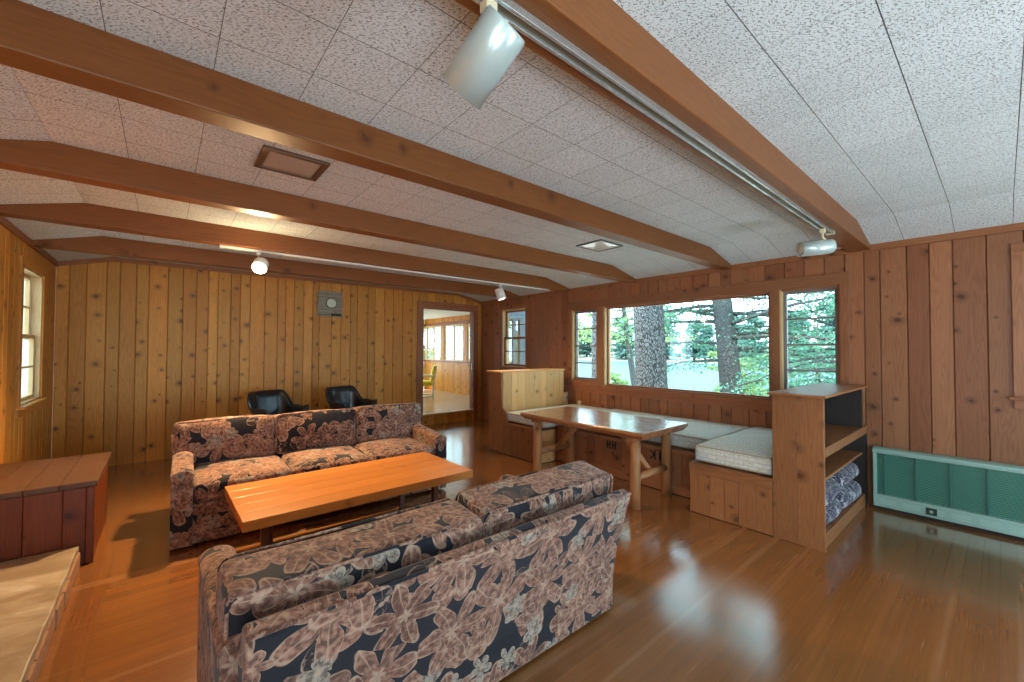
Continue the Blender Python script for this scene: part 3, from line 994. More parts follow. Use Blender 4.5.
def spotlight(label, base, top, axis, length, rad, shade, stem_mat, bulb, stem_w=.008):
    """stem hangs from base; the shade starts at top and points along axis"""
    t = thing('track_spotlight', label, 'spotlight', base, group='spotlights on the ceiling tracks')
    b = Vector(base); p = Vector(top) - b; d = Vector(axis).normalized()
    m = MB(); m.box(-.018, .018, -.016, .016, -.030, 0); m.build('track_adapter', stem_mat, t, .003)
    m = MB(); m.tube([(0, 0, -.02), (0, 0, p.z * .5), p + d * (length * .28) * 0.0], [stem_w, stem_w, stem_w], 10); m.build('stem', stem_mat, t)
    m = MB()
    side = d.cross(Vector((0, 0, 1))).normalized() if abs(d.z) < .98 else Vector((1, 0, 0))
    up = side.cross(d).normalized()
    R = Matrix((side, up, d)).transposed().to_4x4(); R.translation = p
    m.T = R
    prof = [(rad * .94, -.002), (rad, .006), (rad, length), (rad * .93, length), (rad * .90, length * .45), (rad * .5, length * .42)]
    m.lathe(prof, n=40)
    m.build('lamp_shade', shade, t)
    m = MB(R); m.lathe([(rad * .25, length * .45), (rad * .55, length * .55), (rad * .84, length * .86), (rad * .84, length * .93), (rad * .6, length * .985), (rad * .2, length * 1.005)], n=24)
    m.build('bulb', bulb, t)
    return t
M_OFFBULB = plain('unlit_bulb', (.55, .52, .46), .3)
spotlight('large cylinder spotlight at the near end of the long track', (.635, .853, 2.316), (.672, .822, 2.258), (-.042, .150, -.125), .200, .064, M_SHADE, M_CREAM, M_OFFBULB)
spotlight('large cylinder spotlight at the window end of the long track', (3.742, .853, 2.316), (3.80, .815, 2.19), (-.70, .62, -.10), .235, .054, M_SHADE, M_CREAM, M_OFFBULB)
spotlight('white spotlight with the glowing warm bulb on the far track', (.672, 4.53, 2.322), (.700, 4.53, 2.225), (-.25, -.66, -.55), .105, .062, M_WHITE, M_WHITE, M_BULB, .006)
spotlight('small white spotlight at the doorway end of the far track', (3.60, 4.53, 2.322), (3.585, 4.55, 2.255), (.18, -.25, -.85), .15, .062, M_WHITE, M_WHITE, M_BULBDIM, .006)
def spot_lamp(name, loc, aim, energy, size, col=(1.0, .72, .40), blend=.8):
    d = bpy.data.lights.new(name, 'SPOT'); d.energy = energy; d.color = col; d.spot_size = math.radians(size); d.spot_blend = blend; d.shadow_soft_size = .05
    o = bpy.data.objects.new(name, d); COL.objects.link(o); o.location = loc
    o.rotation_euler = (Vector(aim) - Vector(loc)).to_track_quat('-Z', 'Y').to_euler()
    return o
spot_lamp('spot_beam', (.665, 4.43, 2.13), (.05, 2.9, 0), 330, 150, (1.0, .66, .32))
spot_lamp('spot_beam', (3.61, 4.50, 2.08), (3.9, 4.0, 0), 50, 140)
d = bpy.data.lights.new('bulb_spill', 'POINT'); d.energy = 12; d.color = (1, .76, .42); d.shadow_soft_size = .06
o = bpy.data.objects.new('bulb_spill', d); COL.objects.link(o); o.location = (.645, 4.41, 2.115)

# ------------------------------------------------------------------ sofas
def sofa(label, loc, rz, w, ncush, group=None, lean=.10, seed=1, ext=(.005, .005), ztop=.79, inset=0.0, rise=0.0):
    """origin at the back bottom corner; x along the width, y to the front"""
    t = thing('sofa', label, 'sofa', loc, rz, group)
    D = .85; aw = .125
    F = M_FLORAL
    rs = random.Random(seed)
    # back panel, leaning outward towards the top
    m = MB()
    outer = [(0.0, .02), (-.006, .20), (-.030, .36), (-.066, .50), (-lean, .635), (-lean + .010, .660), (-lean + .045, .668), (-lean + .080, .655)]
    inner = [(.14, .30), (.14, .02)]
    prof = outer + inner
    m.prism(prof[::-1], 'x', inset, w, grain='z')
    o = m.build('back_panel', F, t, .012, 3)
    # the top flares sideways a little
    for v in o.data.vertices:
        k = max(0, (v.co.z - .25) / .42)
        s = (0 if inset else -1) if v.co.x < w / 2 else 1
        v.co.x += s * .026 * k * k
    m = MB(); m.tube([(inset - (0 if inset else .024), -lean + .004, .652), (w * .33, -lean + .004, .655), (w * .66, -lean + .004, .655), (w + .024, -lean + .004, .652)], .0065, 8)
    m.build('piping', F, t)
    # base
    m = MB(); m.box(aw - .01, w - aw + .01, .10, D - .015, .02, .30, 'z')
    m.build('base', F, t, .012, 2)
    # arms: flat outside, rounded top
    for k, (xa, xb) in enumerate(((0, aw), (w - aw, w))):
        m = MB()
        n = 10
        prof = []
        for az, yy in ((.60, .03), (.585, .30), (.565, .62), (.55, D)):
            ring_ = [(xa, .02), (xa, az - .045)]
            for i in range(n + 1):
                a = math.pi - math.pi * i / n
                ring_.append(((xa + xb) / 2 + (xb - xa) / 2 * 1.06 * math.cos(a), az - .045 + .045 * math.sin(a)))
            ring_ += [(xb, az - .045), (xb, .02)]
            prof.append((yy, ring_))
        cnt = len(prof[0][1]); b = len(m.v)
        for yy, rg in prof:
            for x, z in rg: m.vert((x, yy, z))
        for i in range(len(prof) - 1):
            per = 0
            for j in range(cnt):
                j2 = (j + 1) % cnt
                p, q = prof[i][1][j], prof[i][1][j2]
                L = math.hypot(q[0] - p[0], q[1] - p[1])
                m.face([b + i * cnt + j, b + i * cnt + j2, b + (i + 1) * cnt + j2, b + (i + 1) * cnt + j],
                       [(prof[i][0], per), (prof[i][0], per + L), (prof[i + 1][0], per + L), (prof[i + 1][0], per)], (.5, .5), False)
                per += L
        m.face([b + j for j in range(cnt)][::-1], [(x + 3, z) for x, z in prof[0][1]][::-1])
        m.face([b + (len(prof) - 1) * cnt + j for j in range(cnt)], [(x + 3 + k, z) for x, z in prof[-1][1]])
        m.build('arm', F, t, .010, 2, 50)
    # seat cushions
    cw = (w - 2 * aw) / ncush
    for i in range(ncush):
        m = MB()
        m.cushion((aw + cw * (i + .5), .535, .375), (cw - .004, .62, .155), .045, (0, .012, .022), 16, lump=.006, seed=seed * 10 + i)
        m.build('seat_cushion', F, t)
    # back cushions reach over the arms; boxed edge with piping
    bw = (w + ext[0] + ext[1]) / ncush; chh = .36
    for i in range(ncush):
        x0 = -ext[0] + bw * i
        T_ = Matrix.Translation((x0 + bw / 2, .175, ztop + rise * i - chh / 2)) @ Matrix.Rotation(math.radians(7), 4, 'X')
        m = MB(T_)
        m.cushion((0, 0, 0), (bw - .004, .235, chh), .032, (.004, .026, .006), 18, lump=.010, seed=seed * 20 + i, uvoff=(seed * 3.1 + i * 1.37, seed * .7 + i * .61))
        c = m.build('back_cushion', F, t)
        for yy in (-.112, .112):
            pm = MB(T_)
            hw, hh, rr = bw / 2 - .006, chh / 2 - .006, .04
            pts = []
            for cxs, czs, a0 in ((1, 1, 0), (-1, 1, 90), (-1, -1, 180), (1, -1, 270)):
                for q in range(5):
                    a = math.radians(a0 + q * 22.5)
                    pts.append((cxs * (hw - rr) + rr * math.cos(a), yy, czs * (hh - rr) + rr * math.sin(a)))
            pts.append(pts[0])
            dense = []
            for p, q in zip(pts[:-1], pts[1:]):
                kk = max(1, int((Vector(q) - Vector(p)).length / .06))
                for j in range(kk): dense.append(Vector(p).lerp(Vector(q), j / kk))
            dense.append(dense[0])
            pm.tube(dense, .0055, 6, caps=False)
            pm.build('piping', F, c)
    return t
sofa('three-seat dark floral sofa facing the camera behind the coffee table', (2.231, 4.479, 0), math.pi - math.radians(2.1), 2.15, 3, 'matching floral sofas', seed=2, ztop=.80)
sofa('dark floral loveseat in the foreground seen from its back', (.130, 1.372, 0), 0, 1.745, 2, 'matching floral sofas', seed=5, ext=(-.012, .065), ztop=.722, inset=.045, rise=.018)

# ------------------------------------------------------------------ coffee table
t = thing('coffee_table', 'long low plank coffee table between the two floral sofas', 'coffee table', (1.155, 3.215, 0), math.radians(.6))
m = MB()
for k in range(5):
    ya = -.405 + .162 * k
    m.box(-.80, .80, ya + .0004, ya + .1616, .358, .42, 'x')
m.build('tabletop', M_COFFEE, t, .0035, 2)
for (x, y) in ((-.665, -.27), (.525, -.27), (-.545, .235), (.485, .235)):
    m = MB(); m.box(x - .021, x + .021, y - .021, y + .021, 0, .358); m.build('leg', M_BROWNMETAL, t, .003)
m = MB(); m.box(-.62, .56, .225, .245, .33, .3575, 'x'); m.build('rail', M_BROWNMETAL, t)
m = MB(); m.box(-.62, .56, -.28, -.26, .33, .3575, 'x'); m.build('rail', M_BROWNMETAL, t)

# ------------------------------------------------------------------ log-legged dining table
t = thing('dining_table', 'log-legged plank dining table standing inside the window bench nook', 'table', (3.51, 2.755, 0), math.radians(.8))
m = MB()
ny = 6
for k in range(ny):
    xa = -.405 + .81 * k / ny; xb = -.405 + .81 * (k + 1) / ny - .0012
    la = .045 if k == 0 else 0; lb = .045 if k == ny - 1 else 0
    m.prism([(xa + la, .630), (xb - lb, .630), (xb, .672), (xb, .70), (xa, .70), (xa, .672)], 'y', -.775, .775, grain='y')
o = m.build('tabletop', M_TABLE, t, .004, 2)
for v in o.data.vertices:                       # wane on the board ends too
    if v.co.z < .65 and abs(v.co.y) > .7: v.co.y *= .965
legs = [(-.285, -.62), (.272, -.62), (-.285, .62), (.272, .62)]
for (x, y) in legs:
    m = MB()
    m.tube([(x * 1.0, y, 0), (x * .99 + .003, y, .2), (x * .97, y, .42), (x * .96, y, .632)], [.050, .046, .045, .046], 14, wob=.03)
    m.build('leg', M_LOG, t)
for y in (-.62, .62):
    m = MB(); m.tube([(-.28, y, .262), (0, y, .27), (.27, y, .262)], [.030, .033, .030], 12, wob=.03); m.build('stretcher', M_LOG, t)
    s = 1 if y > 0 else -1
    m = MB(); m.tube([(.0, y - s * .02, .275), (.0, y - s * .20, .45), (.0, y - s * .40, .628)], [.026, .036, .030], 10, wob=.03); m.build('brace', M_LOG, t)
m = MB(); m.box(-.34, .34, -.66, -.58, .600, .6305, 'x'); m.build('batten', M_TABLE, t)
m = MB(); m.box(-.34, .34, .58, .66, .600, .6305, 'x'); m.build('batten', M_TABLE, t)

# ------------------------------------------------------------------ built-in bench nook
def boards(m, axis, fixed, t_out, a0, a1, z0, z1, wlo, whi, sign=-1, thick=.018, seed=None):
    """vertical boards on a face; axis is the direction they are laid along"""
    if seed is not None: random.seed(seed)
    a = a0
    while a < a1 - .001:
        e = min(a + random.uniform(wlo, whi), a1)
        if a1 - e < .05: e = a1
        lo, hi = sorted((fixed, fixed + sign * thick))
        c = .003
        r = (random.random(), random.random())
        if axis == 'y':
            f = fixed + sign * thick
            m.box(lo, hi, a + c * .3, e - c * .3, z0, z1, 'z', r)
        else:
            m.box(a + c * .3, e - c * .3, lo, hi, z0, z1, 'z', r)
        a = e

BXF = 3.55
# right-hand bench, its outer side boarded
t = thing('bench', 'boarded bench against the bookcase with a thick mattress on it', 'bench', (BXF, 1.14, 0))
m = MB(); m.box(.02, 1.425, 0.0, .630, .005, .410, 'x'); m.build('bench_box', M_BENCH, t)
m = MB(); boards(m, 'y', .02, 0, 0.0, .645, .004, .345, .11, .14, seed=3); m.build('front_boards', M_BENCH, t, .003)
m = MB(); m.box(-.006, .022, 0.0, .650, .345, .432, 'y'); m.build('top_rail', M_BENCH, t, .004)
m = MB(); m.box(.022, 1.425, 0.0, .645, .410, .432, 'x'); m.build('seat_board', M_BENCH, t)
m = MB(); m.box(.02, .290, .630, .645, .005, .410, 'z'); m.build('end_board', M_BENCH, t)
# bench along the window wall
t = thing('bench', 'long boarded bench under the picture window with hinged front doors', 'bench', (3.845, 1.79, 0))
m = MB(); m.box(.02, 1.13, 0.0, 1.885, .005, .405, 'y'); m.build('bench_box', M_RED, t)
m = MB(); boards(m, 'y', .02, 0, 0.0, 1.885, .085, .405, .10, .15, seed=7); m.build('front_boards', M_RED, t, .003)
m = MB(); m.box(-.004, .02, 0.0, 1.885, .005, .085, 'y'); m.build('base_rail', M_RED, t, .003)
m = MB(); m.box(-.006, 1.13, 0.0, 1.885, .405, .432, 'y'); m.build('seat_board', M_RED, t, .003)
for k, yy in enumerate((1.045, .48)):
    m = MB()
    x0, x1 = -.0025, .0025
    for s in (-1, 1):
        if k == 0:
            m.box(x0, x1, yy + s * .055 - .008, yy + s * .055 + .008, .305, .39); m.box(x0, x1, yy + s * .018 - .007, yy + s * .018 + .007, .305, .39)
            m.box(x0, x1, min(yy + s * .055, yy + s * .018), max(yy + s * .055, yy + s * .018), .340, .355)
        else:
            m.box(x0, x1, yy + s * .028 - .008, yy + s * .028 + .008, .295, .385)
            for q in (-1, 1):
                m.T = Matrix.Translation((0, yy + s * .055, .340 + q * .018)) @ Matrix.Rotation(s * q * .75, 4, 'X')
                m.box(x0, x1, -.034, .034, -.007, .007)
                m.T = UNIT
    m.T = UNIT
    m.build('hinge', M_IRON, t)
# left bench with its high boarded back
t = thing('bench', 'high-backed boarded bench at the doorway end of the nook', 'bench', (3.54, 3.70, 0))
m = MB(); m.box(.02, 1.43, 0.0, .72, .005, .40, 'x'); m.build('bench_box', M_BENCH, t)
m = MB(); boards(m, 'y', .02, 0, 0.0, .70, .004, .40, .10, .15, seed=9); m.build('front_boards', M_BENCH, t, .003)
m = MB(); m.box(.0, .30, -.016, 0.0, .005, .40, 'z'); m.build('end_board', M_PALELIT, t, .003)
m = MB(); m.box(-.008, 1.43, -.02, .72, .40, .425, 'x'); m.build('seat_board', M_BENCH, t, .003)
m = MB(); m.prism([(.70, .004), (1.0, .004), (1.0, 1.092), (.735, 1.092), (.715, .62), (.64, .56), (.60, .44), (.66, .40), (.70, .38)], 'x', 0.0, .026, grain='z'); m.build('end_panel', M_BENCH, t, .004)
m = MB(); boards(m, 'x', .735, 0, .026, 1.24, .425, 1.092, .10, .16, seed=15); m.build('back_boards', M_PALELIT, t, .004)
m = MB(); boards(m, 'x', .98, 0, .026, 1.24, .004, 1.092, .12, .16, sign=1, seed=16); m.build('rear_boards', M_BENCH, t, .003)
m = MB(); m.box(1.222, 1.24, .737, .98, .004, 1.092, 'z'); m.build('side_panel', M_BENCH, t)
m = MB(); m.box(-.035, 1.255, .700, 1.02, 1.092, 1.112, 'x'); m.build('top_board', M_PALELIT, t, .005)
m = MB(); m.box(1.24, 1.43, .80, .83, .425, .73, 'x'); m.build('filler_board', M_PALELIT, t, .004)

def mattress(label, x0, x1, y0, y1, z0, z1, n=14, seed=0):
    t = thing('mattress', label, 'mattress', ((x0 + x1) / 2, (y0 + y1) / 2, z0 + .011), group='mattresses on the window benches')
    a, b, h = (x1 - x0), (y1 - y0), z1 - z0
    m = MB(); m.cushion((0, 0, h / 2), (a, b, h), .030, (0, 0, .008), n, seed=seed, lump=.004); m.build('ticking_cover', M_MATT, t)
    for z in (.010, h - .008):
        pm = MB(); rr = .035
        pts = []
        for sx, sy, a0 in ((1, 1, 0), (-1, 1, 90), (-1, -1, 180), (1, -1, 270)):
            for q in range(4):
                an = math.radians(a0 + q * 30)
                pts.append((sx * (a / 2 - rr) + rr * math.cos(an), sy * (b / 2 - rr) + rr * math.sin(an), z))
        pts.append(pts[0])
        pm.tube(pts, .006, 6, caps=False); pm.build('piping', M_PIPE, t)
    return t
mattress('cream patterned mattress in front on the bench beside the bookcase', 3.585, 4.955, 1.155, 1.765, .433, .572, seed=1)
mattress('cream mattress on the long bench below the picture window', 3.935, 4.965, 1.80, 3.60, .433, .560, seed=2)
mattress('cream mattress against the high pale boards of the far bench', 3.575, 4.955, 3.63, 4.40, .434, .548, seed=3)

# ------------------------------------------------------------------ open bookcase at the end of the bench
t = thing('bookcase', 'open pine bookcase standing at the end of the window bench', 'bookcase', (BXF, .816, 0))
m = MB()
m.box(0, .030, .165, .322, 0, 1.075, 'z'); m.box(0, .030, 0, .164, 0, 1.075, 'z')
m.build('side_panel', M_BENCH, t, .003)
m = MB()
for k in range(9):
    m.box(.030 + k * .152, .030 + k * .152 + .151, .305, .322, .02, 1.075, 'z')
m.build('back_panel', M_SHADOWWOOD, t)['label'] = 'back boards with shade painted into the wood'
m = MB(); m.box(-.035, 1.40, -.022, .345, 1.075, 1.094, 'x'); m.build('top_board', M_BENCH, t, .005)
m = MB(); m.box(1.22, 1.245, .0, .305, .724, 1.075, 'z'); m.build('divider', M_SHADOWWOOD, t)['label'] = 'end board with shade painted into the wood'
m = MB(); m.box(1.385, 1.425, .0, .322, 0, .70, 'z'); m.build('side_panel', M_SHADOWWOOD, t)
m = MB(); m.box(.030, 1.425, .018, .305, .700, .724, 'x'); m.box(.030, 1.425, -.004, .018, .655, .7245, 'x'); m.build('shelf', M_BENCH, t, .003)
m = MB(); m.box(.030, 1.385, .03, .305, .458, .478, 'x'); m.build('shelf', M_BENCH, t, .003)
m = MB(); m.box(.030, 1.385, .03, .305, .088, .104, 'x'); m.build('shelf', M_BENCH, t, .003)
m = MB(); m.box(.030, 1.385, .012, .030, .0, .104, 'x'); m.build('plinth', M_BENCH, t, .003)
def folded(label, x0, x1, z0, z1, seed):
    c = MB(); c.cushion(((x0 + x1) / 2, .965, (z0 + z1) / 2), (x1 - x0, .27, z1 - z0), .06, (0, .012, .008), 14, lump=.010, seed=seed)
    o = c.build('folded_cushion', M_NAVY, None)
    tag(o, label, 'cushion', 'folded navy and white cushions')
    return o
folded('navy and white printed cushion, lower one at the open end of the bottom shelf', 3.61, 4.16, .110, .245, 1)
folded('navy and white printed cushion lying on top at the open end of the bottom shelf', 3.60, 4.12, .272, .392, 2)
folded('navy and white printed cushion, lower one deeper along the bottom shelf', 4.19, 4.78, .110, .255, 3)
folded('navy and white printed cushion lying on top deeper along the bottom shelf', 4.17, 4.74, .282, .412, 4)

# ------------------------------------------------------------------ baseboard heater
t = thing('heater', 'long green-grey slatted wall heater below the red pine boards', 'heater', (XR, .765, 0))
L = -1.95
m = MB(); m.box(-.020, -.003, L, 0, .03, .53, 'y'); m.build('back_plate', M_HEATIN, t)
m = MB(); m.prism([(-.105, .500), (-.004, .500), (-.004, .548), (-.080, .548), (-.105, .535)], 'y', L, .004, smooth=False); m.build('top_cap', M_HEAT, t, .006, 3)
m = MB()
nz = 27
for k in range(nz):
    z = .148 + (.50 - .156) * k / (nz - 1)
    m.prism([(-.078, z - .0018), (-.062, z + .002), (-.062, z + .0048), (-.078, z + .0014)], 'y', L, -.026)
m.build('grille', M_GRILLE, t)
m = MB(); m.box(-.060, -.022, L, -.004, .135, .498); m.build('core', M_GRILLE, t)
for k in range(10):
    m = MB(); m.box(-.084, -.060, -.075 - .20 * k - .005, -.075 - .20 * k + .005, .14, .50); m.build('grille_bar', plain('heater_bar', (.03, .12, .09), .45) if k == 0 else bpy.data.materials['heater_bar'], t)
m = MB(); m.box(-.100, -.003, -.024, 0, .03, .50); m.build('end_panel', M_HEAT, t, .003)
m = MB(); m.box(-.098, -.004, L, -.0, .030, .138, 'y'); m.build('lower_panel', M_HEAT, t, .004)
m = MB()
for k in range(13):
    for z in (.062, .078, .094):
        m.box(-.1005, -.097, -.045 - .147 * k - .105, -.045 - .147 * k, z, z + .006)
m.build('louver', plain('heater_louver', (.40, .56, .48), .35), t)
m = MB(); m.box(-.104, -.096, -.400, -.335, .052, .108); pl = m.build('control_plate', plain('control_plate_black', (.015, .03, .025), .4), t)
m = MB(); m.lathe([(.012, -.110), (.012, -.103)], (0, -.3675, .080), 16, 'x'); m.build('knob', M_HEAT, pl)
m = MB(); m.box(-.085, -.006, L, 0, .0, .03, 'y'); m.build('kickboard', M_DARK, t)

# ------------------------------------------------------------------ chest and hearth on the left
t = thing('chest', 'dark red-brown boarded chest with a hinged lid against the left wall', 'chest', (-.935, 3.875, 0))
m = MB(); m.box(.0, .58, .02, .93, .012, .505, 'z'); m.build('chest_body', M_CHEST, t)
m = MB(); boards(m, 'x', .02, 0, .0, .565, .004, .500, .14, .17, seed=4); m.build('front_boards', M_CHEST, t, .004)
m = MB(); boards(m, 'y', .58, 0, .0, .93, .004, .500, .16, .20, sign=1, seed=5); m.build('side_boards', M_CHEST, t, .004)
m = MB(); m.box(.565, .604, -.006, .03, .004, .500, 'z'); m.build('corner_post', M_CHEST, t, .004)
m = MB()
xs_ = [.0, .145, .295, .445, .618]
for a, b in zip(xs_[:-1], xs_[1:]): m.box(a, b - .002, -.022, .965, .505, .540, 'y')
m.build('lid', M_LID, t, .004)

t = thing('hearth', 'raised sandstone hearth slab in the near left corner', 'hearth', (-.94, 1.1, 0))
m = MB()
e = []
random.seed(6)
N = 30
for k in range(N + 1):
    e.append((.545 + random.uniform(-.003, .003), 2.745 * k / N))
m.prism([(0, 0)] + e + [(0, 2.745)], 'z', .100, .140)
m.build('stone_slab', M_STONE, t, .006, 2)
m = MB()
k = 0.0
while k < 2.74:
    q = min(k + random.uniform(.14, .26), 2.745)
    m.box(.02, .552 + random.uniform(-.004, .006), k, q - .006, .004, .1005); k = q
m.box(.02, .546, 0, 2.74, .002, .099)
m.build('mortar_base', M_MORTAR, t, .006, 2)

# ------------------------------------------------------------------ black tub chairs against the back wall
def tub_chair(label, loc, rz):
    t = thing('tub_chair', label, 'chair', loc, rz, 'black tub armchairs')
    # faces -y; shell sweeps from one arm round the back to the other
    n, rows = 44, 10
    m = MB()
    def plan(s, off):
        # s in [-1,1]; flat back, straight arms, rounded corners
        W, B, A, r = .262 + off, .25 + off, .215, .12 + off * .6
        straight = A + B - r; arc = r * math.pi / 2; flat = 2 * (W - r)
        L = 2 * (straight + arc) + flat
        d = (s + 1) / 2 * L
        if d < straight: return (-W, -A + d)
        d -= straight
        if d < arc:
            a = d / r; return (-W + r - r * math.cos(a), B - r + r * math.sin(a))
        d -= arc
        if d < flat: return (-W + r + d, B)
        d -= flat
        if d < arc:
            a = d / r; return (W - r + r * math.sin(a), B - r + r * math.cos(a))
        d -= arc
        return (W, B - r - d)
    def top(s):
        q = abs(s)
        k = 1 - min(1, max(0, (q - .30) / .30)); k = k * k * (3 - 2 * k)
        return .655 + .195 * k - .02 * max(0, q - .7)
    for side in (0, 1):
        for i in range(n + 1):
            s = -1 + 2 * i / n
            zt = top(s)
            for j in range(rows + 1):
                f = j / rows
                z = .30 + (zt - .30) * f
                off = (.0 if side else -.045) + .05 * f * f - .03
                roll = .014 * math.sin(min(1, max(0, (f - .75) / .25)) * math.pi) * (1 if side else -1)
                x, y = plan(s, off + roll)
                y += .05 * f * f * max(0, 1 - abs(s) * 1.6)
                m.vert((x, y, z))
    ro = rows + 1; half = (n + 1) * ro
    for i in range(n):
        for j in range(rows):
            a = i * ro + j
            m.face([a, a + 1, a + ro + 1, a + ro], [(0, 0)] * 4, (.5, .5), True)
            a += half
            m.face([a, a + ro, a + ro + 1, a + 1], [(0, 0)] * 4, (.5, .5), True)
        a = i * ro + rows
        m.face([a, a + half, a + half + ro, a + ro], [(0, 0)] * 4, (.5, .5), True)
        a = i * ro
        m.face([a, a + ro, a + half + ro, a + half], [(0, 0)] * 4, (.5, .5), True)
    for i in (0, n):
        for j in range(rows):
            a = i * ro + j
            m.face([a, a + half, a + half + 1, a + 1], [(0, 0)] * 4, (.5, .5), True)
    o = m.build('shell', M_BLACK, t, .012, 3, 60)
    m = MB(); m.cushion((0, -.01, .405), (.44, .44, .11), .045, (0, .01, .02), 12); m.build('seat', M_BLACK, t)
    m = MB(); m.box(-.24, .24, -.20, .22, .30, .35); m.build('seat_frame', M_BLACKLEG, t, .01)
    for sx in (-1, 1):
        for sy in (-1, 1):
            m = MB(); m.tube([(sx * .25, sy * .20 + .01, 0), (sx * .20, sy * .16 + .01, .305)], [.012, .018], 10); m.build('leg', M_BLACKLEG, t)
    return t
c1 = tub_chair('black vinyl tub armchair behind the left part of the floral sofa', (1.155, 6.12, 0), math.radians(21))
copy_thing(c1, (2.115, 6.16, 0), math.radians(19), 'black vinyl tub armchair behind the middle of the floral sofa, nearer the doorway')

# ------------------------------------------------------------------ small things on the walls
t = thing('wall_plaque', 'weathered board plaque with a round cream dial on the knotty pine wall', 'plaque', (2.01, YB, 2.12))
m = MB()
for k in range(8):
    z = -.195 + .05 * k
    off = random.uniform(-.012, .012)
    m.box(-.187 + off, .187 + off * .5, -.028 - random.uniform(0, .006), -.001, z, z + .047, 'x')
m.build('backing_boards', M_PLAQUE, t, .003)
m = MB(); m.lathe([(.080, -.033), (.080, -.045), (.072, -.050)], (.012, 0, .012), 40, 'y'); m.build('dial_rim', plain('dark_rim', (.07, .08, .05), .5), t)
m = MB(); m.lathe([(.070, -.046), (.070, -.053)], (.012, 0, .012), 40, 'y'); m.build('dial', M_DISC, t)
m = MB(); m.box(.01, .165, -.040, -.034, -.185, -.150); m.build('name_strip', M_IRON, t)
m = MB(); m.box(-.165, -.005, -.040, -.034, -.178, -.160); m.build('name_strip', plain('grey_strip', (.12, .11, .085), .6), t)
t = thing('wall_outlet', 'cream electrical outlet beside the high bench back by the casement', 'outlet', (4.885, 4.50, .655))
m = MB(); m.box(-.035, .035, -.008, 0, -.055, .055); m.build('cover_plate', M_CREAM, t, .003)
for s in (-1, 1):
    m = MB(); m.lathe([(.016, -.008), (.016, -.011)], (0, 0, s * .024), 18, 'y'); m.build('socket', M_PAINT, t)
m = MB(); m.lathe([(.036, 0), (.036, -.018), (.028, -.026)], (XR, 4.26, .585), 28, 'x')
tag(m.build('round_cap', M_CREAM), 'round cream cap on the red boards just above the far mattress', 'wall cap')

# ------------------------------------------------------------------ chair in the sunroom
t = thing('sunroom_chair', 'white framed chair with yellow cushions seen through the doorway', 'chair', (4.98, 9.42, SZ), math.radians(-118))
def rod(pts, r=.016): 
    m = MB(); m.tube(pts, r, 10); return m
for sx in (-1, 1):
    rod([(sx * .26, -.27, 0), (sx * .26, -.27, .56)]).build('leg', M_PAINT, t)
    rod([(sx * .26, .27, 0), (sx * .26, .30, .40), (sx * .26, .36, .80)]).build('leg', M_PAINT, t)
    rod([(sx * .26, -.30, .56), (sx * .26, .30, .56)], .020).build('armrest', M_PAINT, t)
    rod([(sx * .26, -.27, .05), (sx * .26, .27, .05)]).build('stretcher', M_PAINT, t)
rod([(-.26, -.27, .33), (.26, -.27, .33)]).build('seat_rail', M_PAINT, t)
rod([(-.26, .36, .79), (.26, .36, .79)], .018).build('top_rail', M_PAINT, t)
m = MB(); m.cushion((0, 0, .37), (.50, .54, .10), .04, (0, 0, .02), 10); m.build('seat_cushion', M_YELLOW, t)
m = MB(Matrix.Translation((0, .29, .61)) @ Matrix.Rotation(math.radians(-12), 4, 'X')); m.cushion((0, 0, 0), (.48, .10, .40), .04, (0, .02, .01), 10); m.build('back_cushion', M_YELLOW, t)
# ------------------------------------------------------------------ outdoors: ground, lake, far bank, trees
def ground_z(x):
    if x < 8: return -.55
    if x < 26: return -.55 - 1.45 * ((x - 8) / 18) ** .8
    return -2.0
m = MB()
gx = [18, 20, 23, 26]
for a, b in zip(gx[:-1], gx[1:]):
    for y0, y1 in ((-40, -10), (-10, 0), (0, 8), (8, 20), (20, 45), (45, 90)):
        m.poly([(a, y0, ground_z(a)), (b, y0, ground_z(b)), (b, y1, ground_z(b)), (a, y1, ground_z(a))])
struct(m.build('ground', M_GRASS))
m = MB()
gx = [-40, -1.1, 5.1, 8, 12, 15, 18]
for a, b in zip(gx[:-1], gx[1:]):
    for y0, y1 in ((-60, -10), (-10, 0), (0, 8), (8, 20), (20, 45), (45, 90)):
        m.poly([(a, y0, ground_z(a)), (b, y0, ground_z(b)), (b, y1, ground_z(b)), (a, y1, ground_z(a))])
struct(m.build('bounce_ground', M_BOUNCE))
m = MB(); m.poly([(22, -120, -1.78), (104, -120, -1.78), (104, 220, -1.78), (22, 220, -1.78)])
struct(m.build('lake', M_WATER), 'pale lake beyond the trees outside the picture window')
m = MB()
for a, b, za, zb in ((96, 99, -2.0, -1.55), (99, 112, -1.55, -.7), (112, 220, -.7, 4)):
    m.poly([(a, -150, za), (b, -150, zb), (b, 260, zb), (a, 260, za)])
struct(m.build('far_bank', M_BANK))

def leaf(mb, p, d, size, rnd, wid=.45):
    side = d.cross(Vector((rnd.uniform(-1, 1), rnd.uniform(-1, 1), rnd.uniform(-1, 1)))).normalized() * (size * wid)
    d = d.normalized() * size
    r = (rnd.random(), rnd.random())
    mb.poly([p, p + d * .5 + side, p + d, p + d * .5 - side], [(0, 0), (1, 0), (1, 1), (0, 1)], r)

